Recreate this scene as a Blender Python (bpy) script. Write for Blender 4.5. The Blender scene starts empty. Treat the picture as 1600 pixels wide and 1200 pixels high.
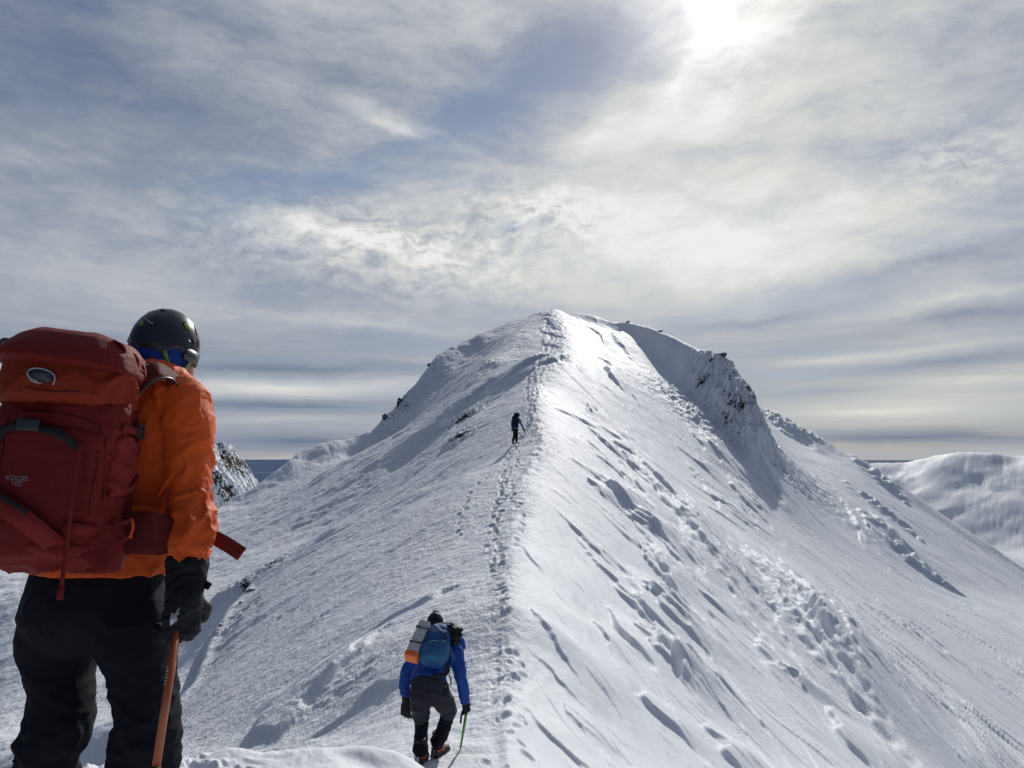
import bpy, bmesh, math, random
import numpy as np
from mathutils import Vector, Matrix
from mathutils.geometry import delaunay_2d_cdt

S = bpy.context.scene
COL = S.collection
F = 1202.0 / 1600.0            # focal length over picture width
PITCH = math.radians(5.04)
CP, SP = math.cos(PITCH), math.sin(PITCH)

# ------------------------------------------------------------------ camera
cd = bpy.data.cameras.new('camera')
cd.sensor_width = 36.0
cd.lens = 36.0 * F
cd.clip_start = 0.1
cd.clip_end = 200000.0
cam = bpy.data.objects.new('camera', cd)
COL.objects.link(cam)
cam.location = (0, 0, 0)
cam.rotation_euler = (math.radians(90) + PITCH, 0, 0)
S.camera = cam


def ray(px, py):
    u = (px - 800.0) / 1202.0
    v = (600.0 - py) / 1202.0
    return u, CP - v * SP, SP + v * CP


def P(px, py, Y):
    """world point seen at a place of the photograph, Y metres ahead"""
    u, y, z = ray(px, py)
    k = Y / y
    return Vector((u * k, Y, z * k))


# ------------------------------------------------------------------ sun
sd = Vector(ray(1106, 4)).normalized()
SUN_EL = math.asin(sd.z)
SUN_AZ = math.atan2(sd.x, sd.y)
sl = bpy.data.lights.new('sun', 'SUN')
sl.energy = 3.0
sl.angle = math.radians(0.6)
sl.color = (1.0, 0.965, 0.90)
sun = bpy.data.objects.new('sun', sl)
COL.objects.link(sun)
sun.rotation_euler = sd.to_track_quat('Z', 'Y').to_euler()

# ------------------------------------------------------------------ world
W = bpy.data.worlds.new('World')
S.world = W
W.use_nodes = True
S.view_settings.view_transform = 'Standard'
S.view_settings.look = 'None'
S.view_settings.gamma = 1.0
S.view_settings.exposure = 0.0


class NT:
    """short hand for building node graphs"""
    def __init__(s, tree):
        s.t = tree
        tree.nodes.clear()

    def n(s, typ, **kw):
        nd = s.t.nodes.new(typ)
        for k, v in kw.items():
            setattr(nd, k, v)
        return nd

    def put(s, sock, v):
        if v is None:
            return
        if isinstance(v, bpy.types.NodeSocket):
            s.t.links.new(v, sock)
        else:
            if hasattr(sock.default_value, '__len__'):
                v = tuple(v)
                if len(sock.default_value) == 4 and len(v) == 3:
                    v = v + (1.0,)
            sock.default_value = v

    def m(s, op, a, b=None, c=None, clamp=False):
        nd = s.n('ShaderNodeMath', operation=op, use_clamp=clamp)
        s.put(nd.inputs[0], a); s.put(nd.inputs[1], b); s.put(nd.inputs[2], c)
        return nd.outputs[0]

    def vm(s, op, a, b=None, scale=None):
        nd = s.n('ShaderNodeVectorMath', operation=op)
        s.put(nd.inputs[0], a); s.put(nd.inputs[1], b)
        if scale is not None:
            s.put(nd.inputs['Scale'], scale)
        return nd.outputs['Value'] if op in ('LENGTH', 'DOT_PRODUCT') else nd.outputs[0]

    def mapping(s, v, loc=(0, 0, 0), rot=(0, 0, 0), scale=(1, 1, 1), typ='POINT'):
        nd = s.n('ShaderNodeMapping', vector_type=typ)
        s.put(nd.inputs['Vector'], v)
        nd.inputs['Location'].default_value = loc
        nd.inputs['Rotation'].default_value = rot
        nd.inputs['Scale'].default_value = scale
        return nd.outputs[0]

    def noise(s, v, scale, detail=4, rough=0.5, lac=2.0, dist=0.0, color=False):
        nd = s.n('ShaderNodeTexNoise')
        s.put(nd.inputs['Vector'], v)
        nd.inputs['Scale'].default_value = scale
        nd.inputs['Detail'].default_value = detail
        nd.inputs['Roughness'].default_value = rough
        nd.inputs['Lacunarity'].default_value = lac
        nd.inputs['Distortion'].default_value = dist
        return nd.outputs['Color'] if color else nd.outputs['Fac']

    def ramp(s, f, stops, interp='LINEAR'):
        nd = s.n('ShaderNodeValToRGB')
        cr = nd.color_ramp
        cr.interpolation = interp
        while len(cr.elements) < len(stops):
            cr.elements.new(0.5)
        for e, (p, c) in zip(cr.elements, stops):
            e.position = p
            e.color = (c, c, c, 1) if not hasattr(c, '__len__') else tuple(c) + (1,)
        s.put(nd.inputs[0], f)
        return nd.outputs[0]

    def mix(s, f, a, b, blend='MIX'):
        nd = s.n('ShaderNodeMix', data_type='RGBA', blend_type=blend)
        s.put(nd.inputs[0], f); s.put(nd.inputs[6], a); s.put(nd.inputs[7], b)
        return nd.outputs[2]

    def rng(s, f, a, b, c=0.0, d=1.0, smooth=True):
        nd = s.n('ShaderNodeMapRange')
        if smooth:
            nd.interpolation_type = 'SMOOTHSTEP'
        s.put(nd.inputs[0], f)
        for i, v in enumerate((a, b, c, d)):
            s.put(nd.inputs[1 + i], v)
        return nd.outputs[0]


def azel(px, py):
    d = Vector(ray(px, py)).normalized()
    return math.atan2(d.x, d.y), math.asin(d.z)


def srgb(r, g, b):
    def f(c):
        c /= 255.0
        return c / 12.92 if c <= 0.04045 else ((c + 0.055) / 1.055) ** 2.4
    return (f(r), f(g), f(b))


def build_world():
    g = NT(W.node_tree)
    tc = g.n('ShaderNodeTexCoord')
    d = tc.outputs['Generated']
    sep = g.n('ShaderNodeSeparateXYZ'); g.put(sep.inputs[0], d)
    az = g.m('ARCTAN2', sep.outputs[0], sep.outputs[1])
    el = g.m('ARCSINE', sep.outputs[2])
    cmb = g.n('ShaderNodeCombineXYZ')
    g.put(cmb.inputs[0], az); g.put(cmb.inputs[1], el)
    uv = cmb.outputs[0]                                  # (azimuth, elevation) of the sky
    # wind-torn warping of everything
    wn = g.noise(uv, 3.2, 5, 0.6, color=True)
    calm = g.rng(el, 0.02, 0.28, 0.12, 1.0)
    wv = g.vm('SCALE', g.vm('SUBTRACT', wn, (0.5, 0.5, 0.5)), scale=g.m('MULTIPLY', calm, 0.085))
    uvw = g.vm('ADD', uv, wv)
    wn2 = g.noise(uv, 14, 4, 0.65, color=True)
    uvw2 = g.vm('ADD', uvw, g.vm('SCALE', g.vm('SUBTRACT', wn2, (0.5, 0.5, 0.5)), scale=g.m('MULTIPLY', calm, 0.035)))

    def spot(px, py, wx, wy, rot=0.0, src=None):
        a, e = azel(px, py)
        mp = g.mapping(src or uvw2, loc=(a, e, 0), rot=(0, 0, math.radians(rot)),
                       scale=(wx / 1100.0, wy / 1100.0, 1), typ='TEXTURE')
        gr = g.n('ShaderNodeTexGradient', gradient_type='QUADRATIC_SPHERE')
        g.put(gr.inputs[0], mp)
        return gr.outputs['Fac']

    def acc(lst, src=None):
        tot = None
        for (px, py, wx, wy, rot, amp) in lst:
            v = g.m('MULTIPLY', spot(px, py, wx, wy, rot, src), amp)
            tot = v if tot is None else g.m('ADD', tot, v)
        return tot

    # streaks of high cloud: drawn out along different winds left and right
    s1 = g.noise(g.mapping(uvw, rot=(0, 0, math.radians(14)), scale=(2.6, 8, 1)), 1.6, 11, 0.68)
    s2 = g.noise(g.mapping(uvw, rot=(0, 0, math.radians(-50)), scale=(2.4, 7, 1)), 1.9, 11, 0.66)
    side = g.rng(az, -0.05, 0.30)
    mx = g.n('ShaderNodeMix', data_type='FLOAT')
    g.put(mx.inputs[0], side); g.put(mx.inputs[2], s1); g.put(mx.inputs[3], s2)
    st = mx.outputs[0]
    # layered bands towards the horizon
    hb = g.noise(g.mapping(uvw, scale=(1.6, 26, 1)), 1.5, 8, 0.6)
    low = g.rng(el, 0.24, 0.06)
    mx = g.n('ShaderNodeMix', data_type='FLOAT')
    g.put(mx.inputs[0], low); g.put(mx.inputs[2], st); g.put(mx.inputs[3], hb)
    tex = mx.outputs[0]

    # where the cloud is thick (+) and where the blue looks through (-)
    cover = acc([
        (760, 170, 300, 100, 25, -0.95), (900, 90, 300, 130, 20, -0.95),
        (520, 290, 330, 75, 8, -0.75), (360, 300, 260, 110, 0, -0.25),
        (1480, 215, 190, 60, 0, -0.18), (790, 360, 120, 26, -4, -0.35),
        (100, 60, 300, 150, -10, -0.12), (30, 130, 240, 70, -15, -0.10),
        (500, 40, 260, 60, -10, -0.22), (1230, 480, 300, 40, 2, -0.18),
        (1400, 400, 420, 45, 8, -0.18), (1450, 560, 400, 40, 3, -0.15),
    ])
    dens = g.m('ADD', g.m('MULTIPLY_ADD', g.m('SUBTRACT', tex, 0.5), 1.9, 0.78), cover)
    dens = g.rng(dens, -0.35, 0.95)

    # brightness of the cloud itself
    bright = acc([
        (600, 390, 400, 70, -4, 0.42), (470, 358, 200, 34, -8, 0.34), (830, 320, 260, 80, 0, 0.22),
        (960, 240, 230, 150, 40, 0.18), (640, 208, 190, 24, -18, 0.50), (690, 215, 80, 12, -24, 0.3), (330, 120, 330, 60, -12, 0.18),
        (1080, 400, 580, 130, 0, 0.42), (1320, 320, 440, 120, 8, 0.24), (1150, 130, 330, 260, 30, 0.16),
        (560, 505, 240, 18, -4, 0.22), (1400, 190, 340, 90, 35, 0.05),
        (440, 606, 380, 22, 1, 0.50), (430, 655, 220, 10, 2, 0.15), (470, 715, 160, 4, 0, 0.16),
        (1420, 640, 330, 34, 0, 0.34), (1350, 645, 150, 7, -1, 0.20), (1500, 470, 260, 22, 4, 0.22),
        (1450, 545, 260, 20, 3, 0.16), (1500, 600, 300, 26, 0, 0.2), (1300, 560, 150, 16, 3, 0.14),
        (300, 540, 420, 26, 0, -0.10), (430, 574, 400, 18, 1, -0.30), (440, 634, 400, 16, 0, -0.34),
        (470, 690, 440, 26, 0, -0.36), (1420, 684, 420, 18, 0, -0.34), (1200, 495, 200, 16, 4, -0.16),
        (1450, 410, 260, 30, 8, -0.22), (1500, 500, 260, 20, 3, -0.16), (1480, 565, 220, 20, 2, -0.18),
        (1300, 610, 160, 12, 2, -0.10), (120, 70, 520, 200, -10, -0.34), (520, 110, 300, 70, 15, -0.10), (850, 120, 200, 120, 20, -0.12), (180, 430, 420, 110, 0, 0.10), (1075, 95, 170, 40, 50, 0.35), (930, 215, 150, 40, 45, 0.2), (1200, 60, 260, 60, 40, 0.15),
        (1000, 330, 460, 190, 20, 0.24), (1250, 420, 380, 60, 6, 0.12), (700, 300, 300, 60, 0, 0.1),
    ], uvw2)
    # small rippled fleece cloud
    fl = g.noise(g.mapping(uvw2, rot=(0, 0, math.radians(-18)), scale=(24, 52, 1)), 1.5, 5, 0.6)
    flm = g.m('ADD', g.m('ADD', spot(600, 390, 460, 110, -4), spot(840, 340, 240, 80, 0)), g.m('MULTIPLY', spot(1480, 250, 170, 90, 0), 0.6))
    fleece = g.m('MULTIPLY', g.m('SUBTRACT', fl, 0.5), g.m('MULTIPLY', flm, 1.9))
    fine = g.m('MULTIPLY', g.m('SUBTRACT', tex, 0.5), 0.72)
    lum = g.m('ADD', g.m('ADD', 0.42, g.m('MULTIPLY', bright, 0.9)), g.m('ADD', fleece, fine))

    # glow of the veiled sun
    cosang = g.vm('DOT_PRODUCT', d, tuple(sd))
    ang = g.m('ARCCOSINE', g.m('MINIMUM', cosang, 1.0))
    wide = g.m('EXPONENT', g.m('MULTIPLY', ang, -3.4))
    mid = g.m('EXPONENT', g.m('MULTIPLY', g.m('MULTIPLY', ang, ang), -150.0))
    core = g.m('EXPONENT', g.m('MULTIPLY', g.m('MULTIPLY', ang, ang), -3000.0))
    lum = g.m('ADD', lum, g.m('MULTIPLY', wide, 0.38))

    cloudcol = g.ramp(lum, [(0.0, srgb(84, 98, 128)), (0.20, srgb(112, 124, 149)), (0.40, srgb(147, 155, 170)),
                            (0.60, srgb(186, 190, 196)), (0.82, srgb(218, 219, 215)), (1.0, srgb(238, 239, 237))])
    # warmer towards the horizon on the right
    warm = g.m('MULTIPLY', g.rng(el, 0.22, 0.03), g.rng(az, 0.0, 0.4))
    cloudcol = g.mix(g.m('MULTIPLY', warm, 0.6), cloudcol, (1.04, 1.02, 0.92), 'MULTIPLY')
    sky = g.n('ShaderNodeTexSky', sky_type='NISHITA')
    sky.sun_disc = False
    sky.sun_elevation = SUN_EL
    sky.sun_rotation = SUN_AZ
    sky.altitude = 2000
    sky.air_density = 1.0
    sky.dust_density = 0.6
    sky.ozone_density = 2.0
    STR = 0.10
    skc = g.vm('MULTIPLY', sky.outputs[0], (0.95, 0.82, 0.72))
    cl = g.vm('SCALE', cloudcol, scale=1.0 / STR)
    col = g.mix(dens, skc, cl)
    glow = g.m('ADD', g.m('MULTIPLY', mid, 0.34), g.m('MULTIPLY', core, 1.5))
    gtex = g.m('MULTIPLY', glow, g.rng(tex, 0.25, 0.65, 0.55, 1.35))
    col = g.vm('ADD', col, g.vm('SCALE', (1.0 / STR, 0.985 / STR, 0.95 / STR), scale=gtex))
    # sky away from the sun (behind, above) dimmed and blued to deepen snow shade
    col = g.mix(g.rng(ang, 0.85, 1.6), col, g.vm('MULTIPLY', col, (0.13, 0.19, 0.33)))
    # below the horizon: the sea is a real sheet, this only fills in under it
    col = g.mix(g.rng(el, -0.012, -0.03), col, (0.9, 1.3, 2.2))
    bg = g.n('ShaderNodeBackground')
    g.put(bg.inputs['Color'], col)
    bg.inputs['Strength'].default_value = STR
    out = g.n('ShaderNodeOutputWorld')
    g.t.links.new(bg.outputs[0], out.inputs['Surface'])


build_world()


# ------------------------------------------------------------------ helpers
def tag(o, label=None, cat=None, group=None, kind=None):
    for k, v in (('label', label), ('category', cat), ('group', group), ('kind', kind)):
        if v:
            o[k] = v
    return o


def mat(name, base=(0.8, 0.8, 0.8), rough=0.6, spec=0.5, metal=0.0):
    m = bpy.data.materials.new(name)
    m.use_nodes = True
    g = NT(m.node_tree)
    b = g.n('ShaderNodeBsdfPrincipled')
    g.put(b.inputs['Base Color'], base)
    b.inputs['Roughness'].default_value = rough
    b.inputs['Specular IOR Level'].default_value = spec
    b.inputs['Metallic'].default_value = metal
    o = g.n('ShaderNodeOutputMaterial')
    g.t.links.new(b.outputs[0], o.inputs[0])
    return m, g, b


def grid_mesh(name, V, nr, nc, wrap=False):
    """mesh from an (nr, nc, 3) array of vertices"""
    V = np.ascontiguousarray(V, dtype=np.float32).reshape(-1, 3)
    idx = np.arange(nr * nc).reshape(nr, nc)
    if wrap:
        idx = np.concatenate([idx, idx[:, :1]], 1)
    q = np.stack([idx[:-1, :-1], idx[:-1, 1:], idx[1:, 1:], idx[1:, :-1]], -1).reshape(-1, 4)
    me = bpy.data.meshes.new(name)
    me.vertices.add(len(V)); me.vertices.foreach_set('co', V.ravel())
    me.loops.add(q.size); me.loops.foreach_set('vertex_index', q.ravel().astype(np.int32))
    me.polygons.add(len(q))
    me.polygons.foreach_set('loop_start', (np.arange(len(q)) * 4).astype(np.int32))
    me.polygons.foreach_set('loop_total', np.full(len(q), 4, np.int32))
    me.polygons.foreach_set('use_smooth', np.ones(len(q), bool))
    me.update(calc_edges=True)
    return me


# ---- gradient noise in numpy
_rs = np.random.RandomState(7)
_perm = np.concatenate([_rs.permutation(1024)] * 2).astype(np.int32)
_ga = _rs.rand(1024).astype(np.float32) * 2 * np.pi
_gx, _gy = np.cos(_ga).astype(np.float32), np.sin(_ga).astype(np.float32)


def pn(x, y, seed=0):
    x = np.asarray(x, np.float32) + seed * 17.31
    y = np.asarray(y, np.float32) + seed * 9.17
    xi = np.floor(x).astype(np.int32); yi = np.floor(y).astype(np.int32)
    fx = x - xi; fy = y - yi
    u = fx * fx * fx * (fx * (fx * 6 - 15) + 10)
    v = fy * fy * fy * (fy * (fy * 6 - 15) + 10)

    def h(i, j, dx, dy):
        k = _perm[_perm[i & 1023] + (j & 1023)]
        return _gx[k] * dx + _gy[k] * dy
    a = h(xi, yi, fx, fy); b = h(xi + 1, yi, fx - 1, fy)
    c = h(xi, yi + 1, fx, fy - 1); e = h(xi + 1, yi + 1, fx - 1, fy - 1)
    return ((a + (b - a) * u) + ((c + (e - c) * u) - (a + (b - a) * u)) * v) * 1.5


def fbm(x, y, oct=4, seed=0, gain=0.5, lac=2.03, ridged=False):
    t = 0; a = 1.0; s = 0
    for i in range(oct):
        n = pn(x, y, seed + i * 3)
        if ridged:
            n = 1 - np.abs(n) * 2
        t = t + a * n; s += a
        x = x * lac; y = y * lac; a *= gain
    return t / s


def sm(a, b, x):
    t = np.clip((x - a) / (b - a), 0, 1)
    return t * t * (3 - 2 * t)
# ================================================================== mountain
CREST = [(790, 1200, 8.0), (799, 1050, 11.5), (797, 950, 15), (800, 880, 19), (806, 800, 25.5), (828, 740, 32),
         (850, 690, 40), (838, 640, 50), (836, 600, 62), (884, 554, 80), (880, 520, 105), (868, 482, 140)]
CR = np.array([tuple(P(*c)) for c in CREST])


def S_(px, py, s):
    """first place where a side slope of steepness s hung on the crest crosses the line of sight"""
    u, y, z = ray(px, py)
    Y = np.linspace(7, 200, 3000)
    zc = np.interp(Y, CR[:, 1], CR[:, 2]); xc = np.interp(Y, CR[:, 1], CR[:, 0])
    surf = zc - s * np.abs(u / y * Y - xc)
    hit = np.nonzero(surf >= z / y * Y)[0]
    return float(Y[hit[0]]) if len(hit) else 200.0


def s_line(lst):
    return [(a, b, S_(a, b, s)) for a, b, s in lst]


pts, brk = [], []          # world points, index pairs of crease lines


def add_line(lst, crease=True, hide=None):
    """lst of (px,py,Y); hide=(dY, drop): adds hidden ground behind a skyline"""
    ids = []
    for c in lst:
        ids.append(len(pts)); pts.append(tuple(P(*c)))
    if crease:
        brk.extend(zip(ids[:-1], ids[1:]))
    if hide:
        dY, drop = hide
        for c in lst:
            p = P(c[0], c[1], c[2] + dY)
            pts.append((p.x, p.y, p.z - drop))
    return ids


add_line(CREST)
p = CR[-1]
for dy, dz in ((8, -.6), (40, -16), (120, -60)):
    pts.append((p[0] + .1 * dy, p[1] + dy, p[2] + dz))

# the ledge the photographer and the first climber stand on
lip = [(-60, 1212, 3.1), (60, 1204, 3.2), (180, 1190, 3.3), (260, 1180, 3.4), (400, 1169, 3.5), (500, 1163, 3.6),
       (560, 1159, 3.65), (610, 1166, 3.7), (640, 1182, 3.75), (664, 1202, 3.7), (690, 1260, 3.4), (720, 1400, 2.8)]
add_line(lip, True)
for c in lip[:-2]:
    q = P(c[0], c[1], c[2] + 1.5); pts.append((q.x, q.y, q.z - 1.05))
for q in ((-3, 1.6, -1.75), (-1.6, 1.8, -1.52), (-.6, 1.8, -1.5), (0, 0.6, -1.58), (-1.5, 0, -1.6), (-2.5, -2, -1.7),
          (0, -4, -1.5), (.6, 2.2, -1.72), (1.2, 1.6, -2.1), (1.2, 0, -2.0), (-.4, 2.9, -1.36), (0.9, 4.2, -2.6),
          (.7, 5.2, -2.95), (.3, 6.3, -3.1), (0.25, 7.2, -3.15)):
    pts.append(q)

# left flank, near
add_line([(655, 1188, 8.4), (690, 1176, 8.6), (735, 1165, 8.8)], False)
for q in s_line([(600, 1150, .33), (600, 1100, .36), (540, 1140, .44), (500, 1110, .50), (440, 1150, .52), (380, 1160, .5),
                 (300, 1160, .50), (300, 1060, .5), (400, 1060, .48), (480, 1010, .44), (540, 1040, .46), (450, 960, .44),
                 (600, 960, .37), (640, 1020, .37), (620, 1060, .36), (700, 1040, .27), (740, 960, .22), (700, 960, .30),
                 (700, 880, .30), (600, 880, .36), (510, 900, .42), (410, 940, .46), (350, 1000, .5), (740, 880, .2),
                 (760, 1080, .2), (740, 1120, .22), (700, 1120, .25), (740, 800, .22), (700, 800, .30), (640, 830, .36), (770, 740, .2),
                 (220, 1180, .5), (200, 1100, .52), (560, 920, .38)]):
    pts.append(tuple(P(*q)))
spurB = s_line([(720, 742, .30), (690, 752, .33), (650, 768, .36), (600, 791, .38), (550, 820, .40), (500, 849, .42), (460, 867, .43),
                (430, 882, .435), (390, 911, .45), (350, 957, .47), (325, 1000, .48), (290, 1070, .49), (240, 1140, .5), (120, 1230, .52), (-200, 1420, .56)])
add_line(spurB, True)
for c in spurB:
    q = P(c[0], c[1], c[2] + 3.5); pts.append((q.x, q.y, q.z - .55 - .02 * (720 - c[0]) * .3))
# ribs of the far left flank
spurA = [(842, 572, 73), (800, 604, 68), (760, 635, 63), (728, 657, 59), (700, 682, 56), (684, 716, 53), (640, 750, 51), (580, 790, 49.5),
         (500, 832, 48), (420, 872, 46), (350, 915, 44)]
add_line(spurA, True)
for c in spurA[1:]:
    q = P(c[0], c[1], c[2] + 4); pts.append((q.x, q.y, q.z - 1.0))
add_line([(750, 690, 49), (720, 720, 46), (690, 740, 44), (640, 775, 43.5), (560, 818, 43)], False)
add_line([(700, 668, 71.5), (650, 724, 68), (600, 758, 65), (556, 792, 62.5), (478, 838, 59.5), (400, 872, 54.5), (330, 910, 51)], False)
add_line([(835, 545, 93), (795, 556, 90), (760, 567, 87), (722, 610, 80), (690, 648, 75), (640, 692, 71), (600, 722, 69), (540, 765, 66),
          (460, 815, 63), (380, 862, 59), (300, 905, 55)], True)
add_line([(820, 520, 106), (760, 550, 101), (740, 580, 112), (700, 606, 108), (650, 655, 102.8), (612, 700, 98.4), (560, 735, 94), (510, 740, 91), (472, 752, 88.2), (430, 785, 82), (400, 800, 76),
          (330, 840, 71), (260, 890, 64)], False)
sky_l = [(866, 482, 140), (840, 486, 138), (800, 500, 134), (740, 524, 127), (700, 541, 121), (682, 549, 118), (665, 572, 114), (640, 605, 110),
         (612, 640, 106), (590, 663, 102), (540, 684, 100), (500, 688, 97), (470, 702, 95), (450, 715, 92), (405, 752, 88),
         (360, 777, 85), (330, 797, 82), (250, 830, 78), (150, 850, 74), (0, 862, 70), (-300, 860, 64)]
add_line(sky_l, True, (9, 4.5))
add_line([(-100, 900, 60), (20, 900, 58), (20, 1000, 48), (0, 1100, 38), (-100, 1200, 30), (120, 1150, 33), (150, 1060, 40), (200, 1000, 44), (280, 960, 45)], False)

# right flank
add_line(s_line([(850, 1200, .50), (900, 1200, .55), (1000, 1200, .57), (1100, 1200, .57), (1200, 1200, .57), (1300, 1200, .575), (1400, 1200, .58),
                 (1500, 1200, .58), (1600, 1200, .585)]), False)
add_line(s_line([(850, 1100, .48), (900, 1100, .55), (1000, 1100, .57), (1100, 1100, .57), (1200, 1100, .575), (1300, 1100, .58), (1400, 1100, .59), (1500, 1100, .6)]), False)
add_line(s_line([(850, 1000, .46), (900, 1000, .54), (1000, 1000, .57), (1100, 1000, .58), (1200, 1000, .585), (1300, 1000, .59), (1400, 1000, .6)]), False)
add_line(s_line([(850, 900, .44), (900, 900, .52), (1000, 900, .56), (1100, 900, .58), (1200, 900, .59), (1300, 900, .60)]), False)
add_line(s_line([(850, 800, .40), (900, 800, .50), (1000, 800, .55), (1100, 800, .57), (1200, 800, .60)]), False)
add_line(s_line([(890, 700, .42), (930, 700, .50), (1000, 700, .54), (1060, 700, .56), (1130, 760, .57)]), False)
add_line(s_line([(880, 640, .42), (930, 620, .48), (1000, 620, .53), (1060, 650, .54)]), False)
add_line([(1600, 1100, 47), (1600, 1000, 62), (1500, 1000, 56), (1500, 920, 76), (1400, 900, 70), (1600, 940, 84), (1300, 800, 82), (1400, 810, 93), (1250, 740, 98), (1330, 740, 104), (1215, 690, 112)], False)
add_line([(1700, 1000, 70), (1700, 1200, 40), (1900, 1250, 38), (1900, 1100, 60), (1700, 1400, 22)], False)
# bowl under the summit and the buttress closing it: crest, steep wall, foot
WALL = [(985, 500, 126, 524, 122.8), (1012, 504, 118.5, 548, 113.5), (1040, 515, 110.5, 580, 103.5), (1070, 529, 104, 614, 95.5), (1090, 541, 100.5, 637, 91),
        (1120, 548, 96, 674, 84), (1142, 560, 92.5, 700, 79.5), (1162, 588, 88, 722, 75.5), (1178, 612, 83, 741, 72), (1187, 640, 79, 750, 70.5)]
add_line([(905, 489, 139), (945, 496, 133.5)] + [(a, b, c) for a, b, c, d, e in WALL], True, (5, 3))
add_line([(a, b + (d - b) * .45, e + (c - e) * .40) for a, b, c, d, e in WALL], False)
add_line([(a, b + (d - b) * .12, e + (c - e) * .82) for a, b, c, d, e in WALL], False)
add_line([(a, d, e) for a, b, c, d, e in WALL], True)
add_line([(1194, 700, 82), (1200, 745, 76), (1215, 705, 94)], False)
# ridge running out to the right behind the buttress
add_line([(1187, 634, 128), (1205, 641, 127), (1230, 655, 126), (1260, 679, 123), (1300, 696, 120), (1350, 718, 116), (1400, 752, 113), (1460, 791, 109),
          (1530, 838, 105), (1600, 884, 101), (1700, 950, 96), (1900, 1060, 88)], True, (9, 7))
# far ridge
add_line([(1290, 730, 300), (1350, 720, 300), (1420, 722, 300), (1463, 720, 296), (1471, 709, 285), (1500, 705, 280), (1545, 703, 276), (1590, 709, 272), (1640, 705, 262),
          (1800, 700, 240), (2100, 720, 220)], True, (30, 22))
add_line([(1400, 742, 279), (1480, 736, 268), (1560, 744, 255), (1640, 765, 240), (1800, 790, 220)], False)
add_line([(1420, 790, 262), (1500, 830, 240), (1600, 860, 220), (1680, 890, 206), (1900, 960, 180)], False)
# all round, outside the picture
for q in ((-60, 10, -38), (-30, 0, -16), (-12, 2, -6.5), (-7, 5, -4.8), (-5, -2, -3.2), (-60, -40, -40), (0, -30, 4), (0, -60, 8), (6, -3, -4),
          (14, 2, -9), (22, 8, -13.5), (60, 10, -36), (50, -40, -32), (120, 0, -70), (130, 60, -62), (-120, 0, -75), (-110, 60, -50), (10, 6, -7.6), (5, 4, -4.6),
          (-200, -200, -140), (0, -220, -60), (200, -200, -140), (420, 0, -220), (-420, 0, -220), (-420, 300, -220), (300, 160, -110),
          (480, 330, -200), (0, 480, -230), (-150, 200, -110), (-60, 200, -60), (220, 420, -210), (-300, 500, -240), (100, 230, -60), (160, 200, -70)):
    pts.append(q)

PTS = np.array(pts)
EDGE = list(brk)
v2 = [Vector((q[0], q[1])) for q in pts]
ov, oe, of, ovi, oei, ofi = delaunay_2d_cdt(v2, EDGE, [], 0, 1e-6)
OZ = np.zeros(len(ov)); OXY = np.array([tuple(v) for v in ov])
for i, src in enumerate(ovi):
    if len(src):
        OZ[i] = PTS[src[0], 2]
    else:                                   # where two crease lines cross
        dd = np.hypot(PTS[:, 0] - OXY[i, 0], PTS[:, 1] - OXY[i, 1])
        k = np.argsort(dd)[:4]
        OZ[i] = np.sum(PTS[k, 2] / dd[k]) / np.sum(1 / dd[k])
TRI = [tuple(f) for f in of if len(f) == 3]

# coarse polar grid (azimuth, log distance) for the large shape
A0, A1, R0, R1 = math.radians(-62), math.radians(62), 1.1, 470.0
CA, CL = 900, 1000
ca = np.linspace(A0, A1, CA); cl = np.linspace(math.log(R0), math.log(R1), CL)


def raster(GX, GY):
    Z = np.full(GX.shape, np.nan)
    fx, fy = GX.ravel(), GY.ravel(); fz = Z.ravel()
    for t in TRI:
        a, b, c = OXY[t[0]], OXY[t[1]], OXY[t[2]]
        lo = np.minimum(np.minimum(a, b), c) - 1e-3; hi = np.maximum(np.maximum(a, b), c) + 1e-3
        k = np.nonzero((fx >= lo[0]) & (fx <= hi[0]) & (fy >= lo[1]) & (fy <= hi[1]))[0]
        if not len(k):
            continue
        det = (b[1] - c[1]) * (a[0] - c[0]) + (c[0] - b[0]) * (a[1] - c[1])
        if abs(det) < 1e-9:
            continue
        w0 = ((b[1] - c[1]) * (fx[k] - c[0]) + (c[0] - b[0]) * (fy[k] - c[1])) / det
        w1 = ((c[1] - a[1]) * (fx[k] - c[0]) + (a[0] - c[0]) * (fy[k] - c[1])) / det
        w2 = 1 - w0 - w1
        o = (w0 > -1e-4) & (w1 > -1e-4) & (w2 > -1e-4)
        fz[k[o]] = w0[o] * OZ[t[0]] + w1[o] * OZ[t[1]] + w2[o] * OZ[t[2]]
    return Z


def blur(Z, s0, s1=None):
    for ax, s in ((0, s0), (1, s1 or s0)):
        r = max(1, int(s * 3)); k = np.exp(-0.5 * (np.arange(-r, r + 1) / s) ** 2); k /= k.sum()
        pad = [(0, 0), (0, 0)]; pad[ax] = (r, r)
        Q = np.pad(Z, pad, mode='reflect', reflect_type='odd')
        T = 0
        for j, w in enumerate(k):
            T = T + w * (Q[j:j + Z.shape[0]] if ax == 0 else Q[:, j:j + Z.shape[1]])
        Z = T
    return Z


LL, AA = np.meshgrid(cl, ca, indexing='ij')
GX, GY = np.exp(LL) * np.sin(AA), np.exp(LL) * np.cos(AA)
CZ = raster(GX, GY)
bad = np.isnan(CZ)
if bad.any():
    for i, j in zip(*np.nonzero(bad)):
        d2 = (PTS[:, 0] - GX[i, j]) ** 2 + (PTS[:, 1] - GY[i, j]) ** 2
        CZ[i, j] = PTS[np.argmin(d2), 2]
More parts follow.
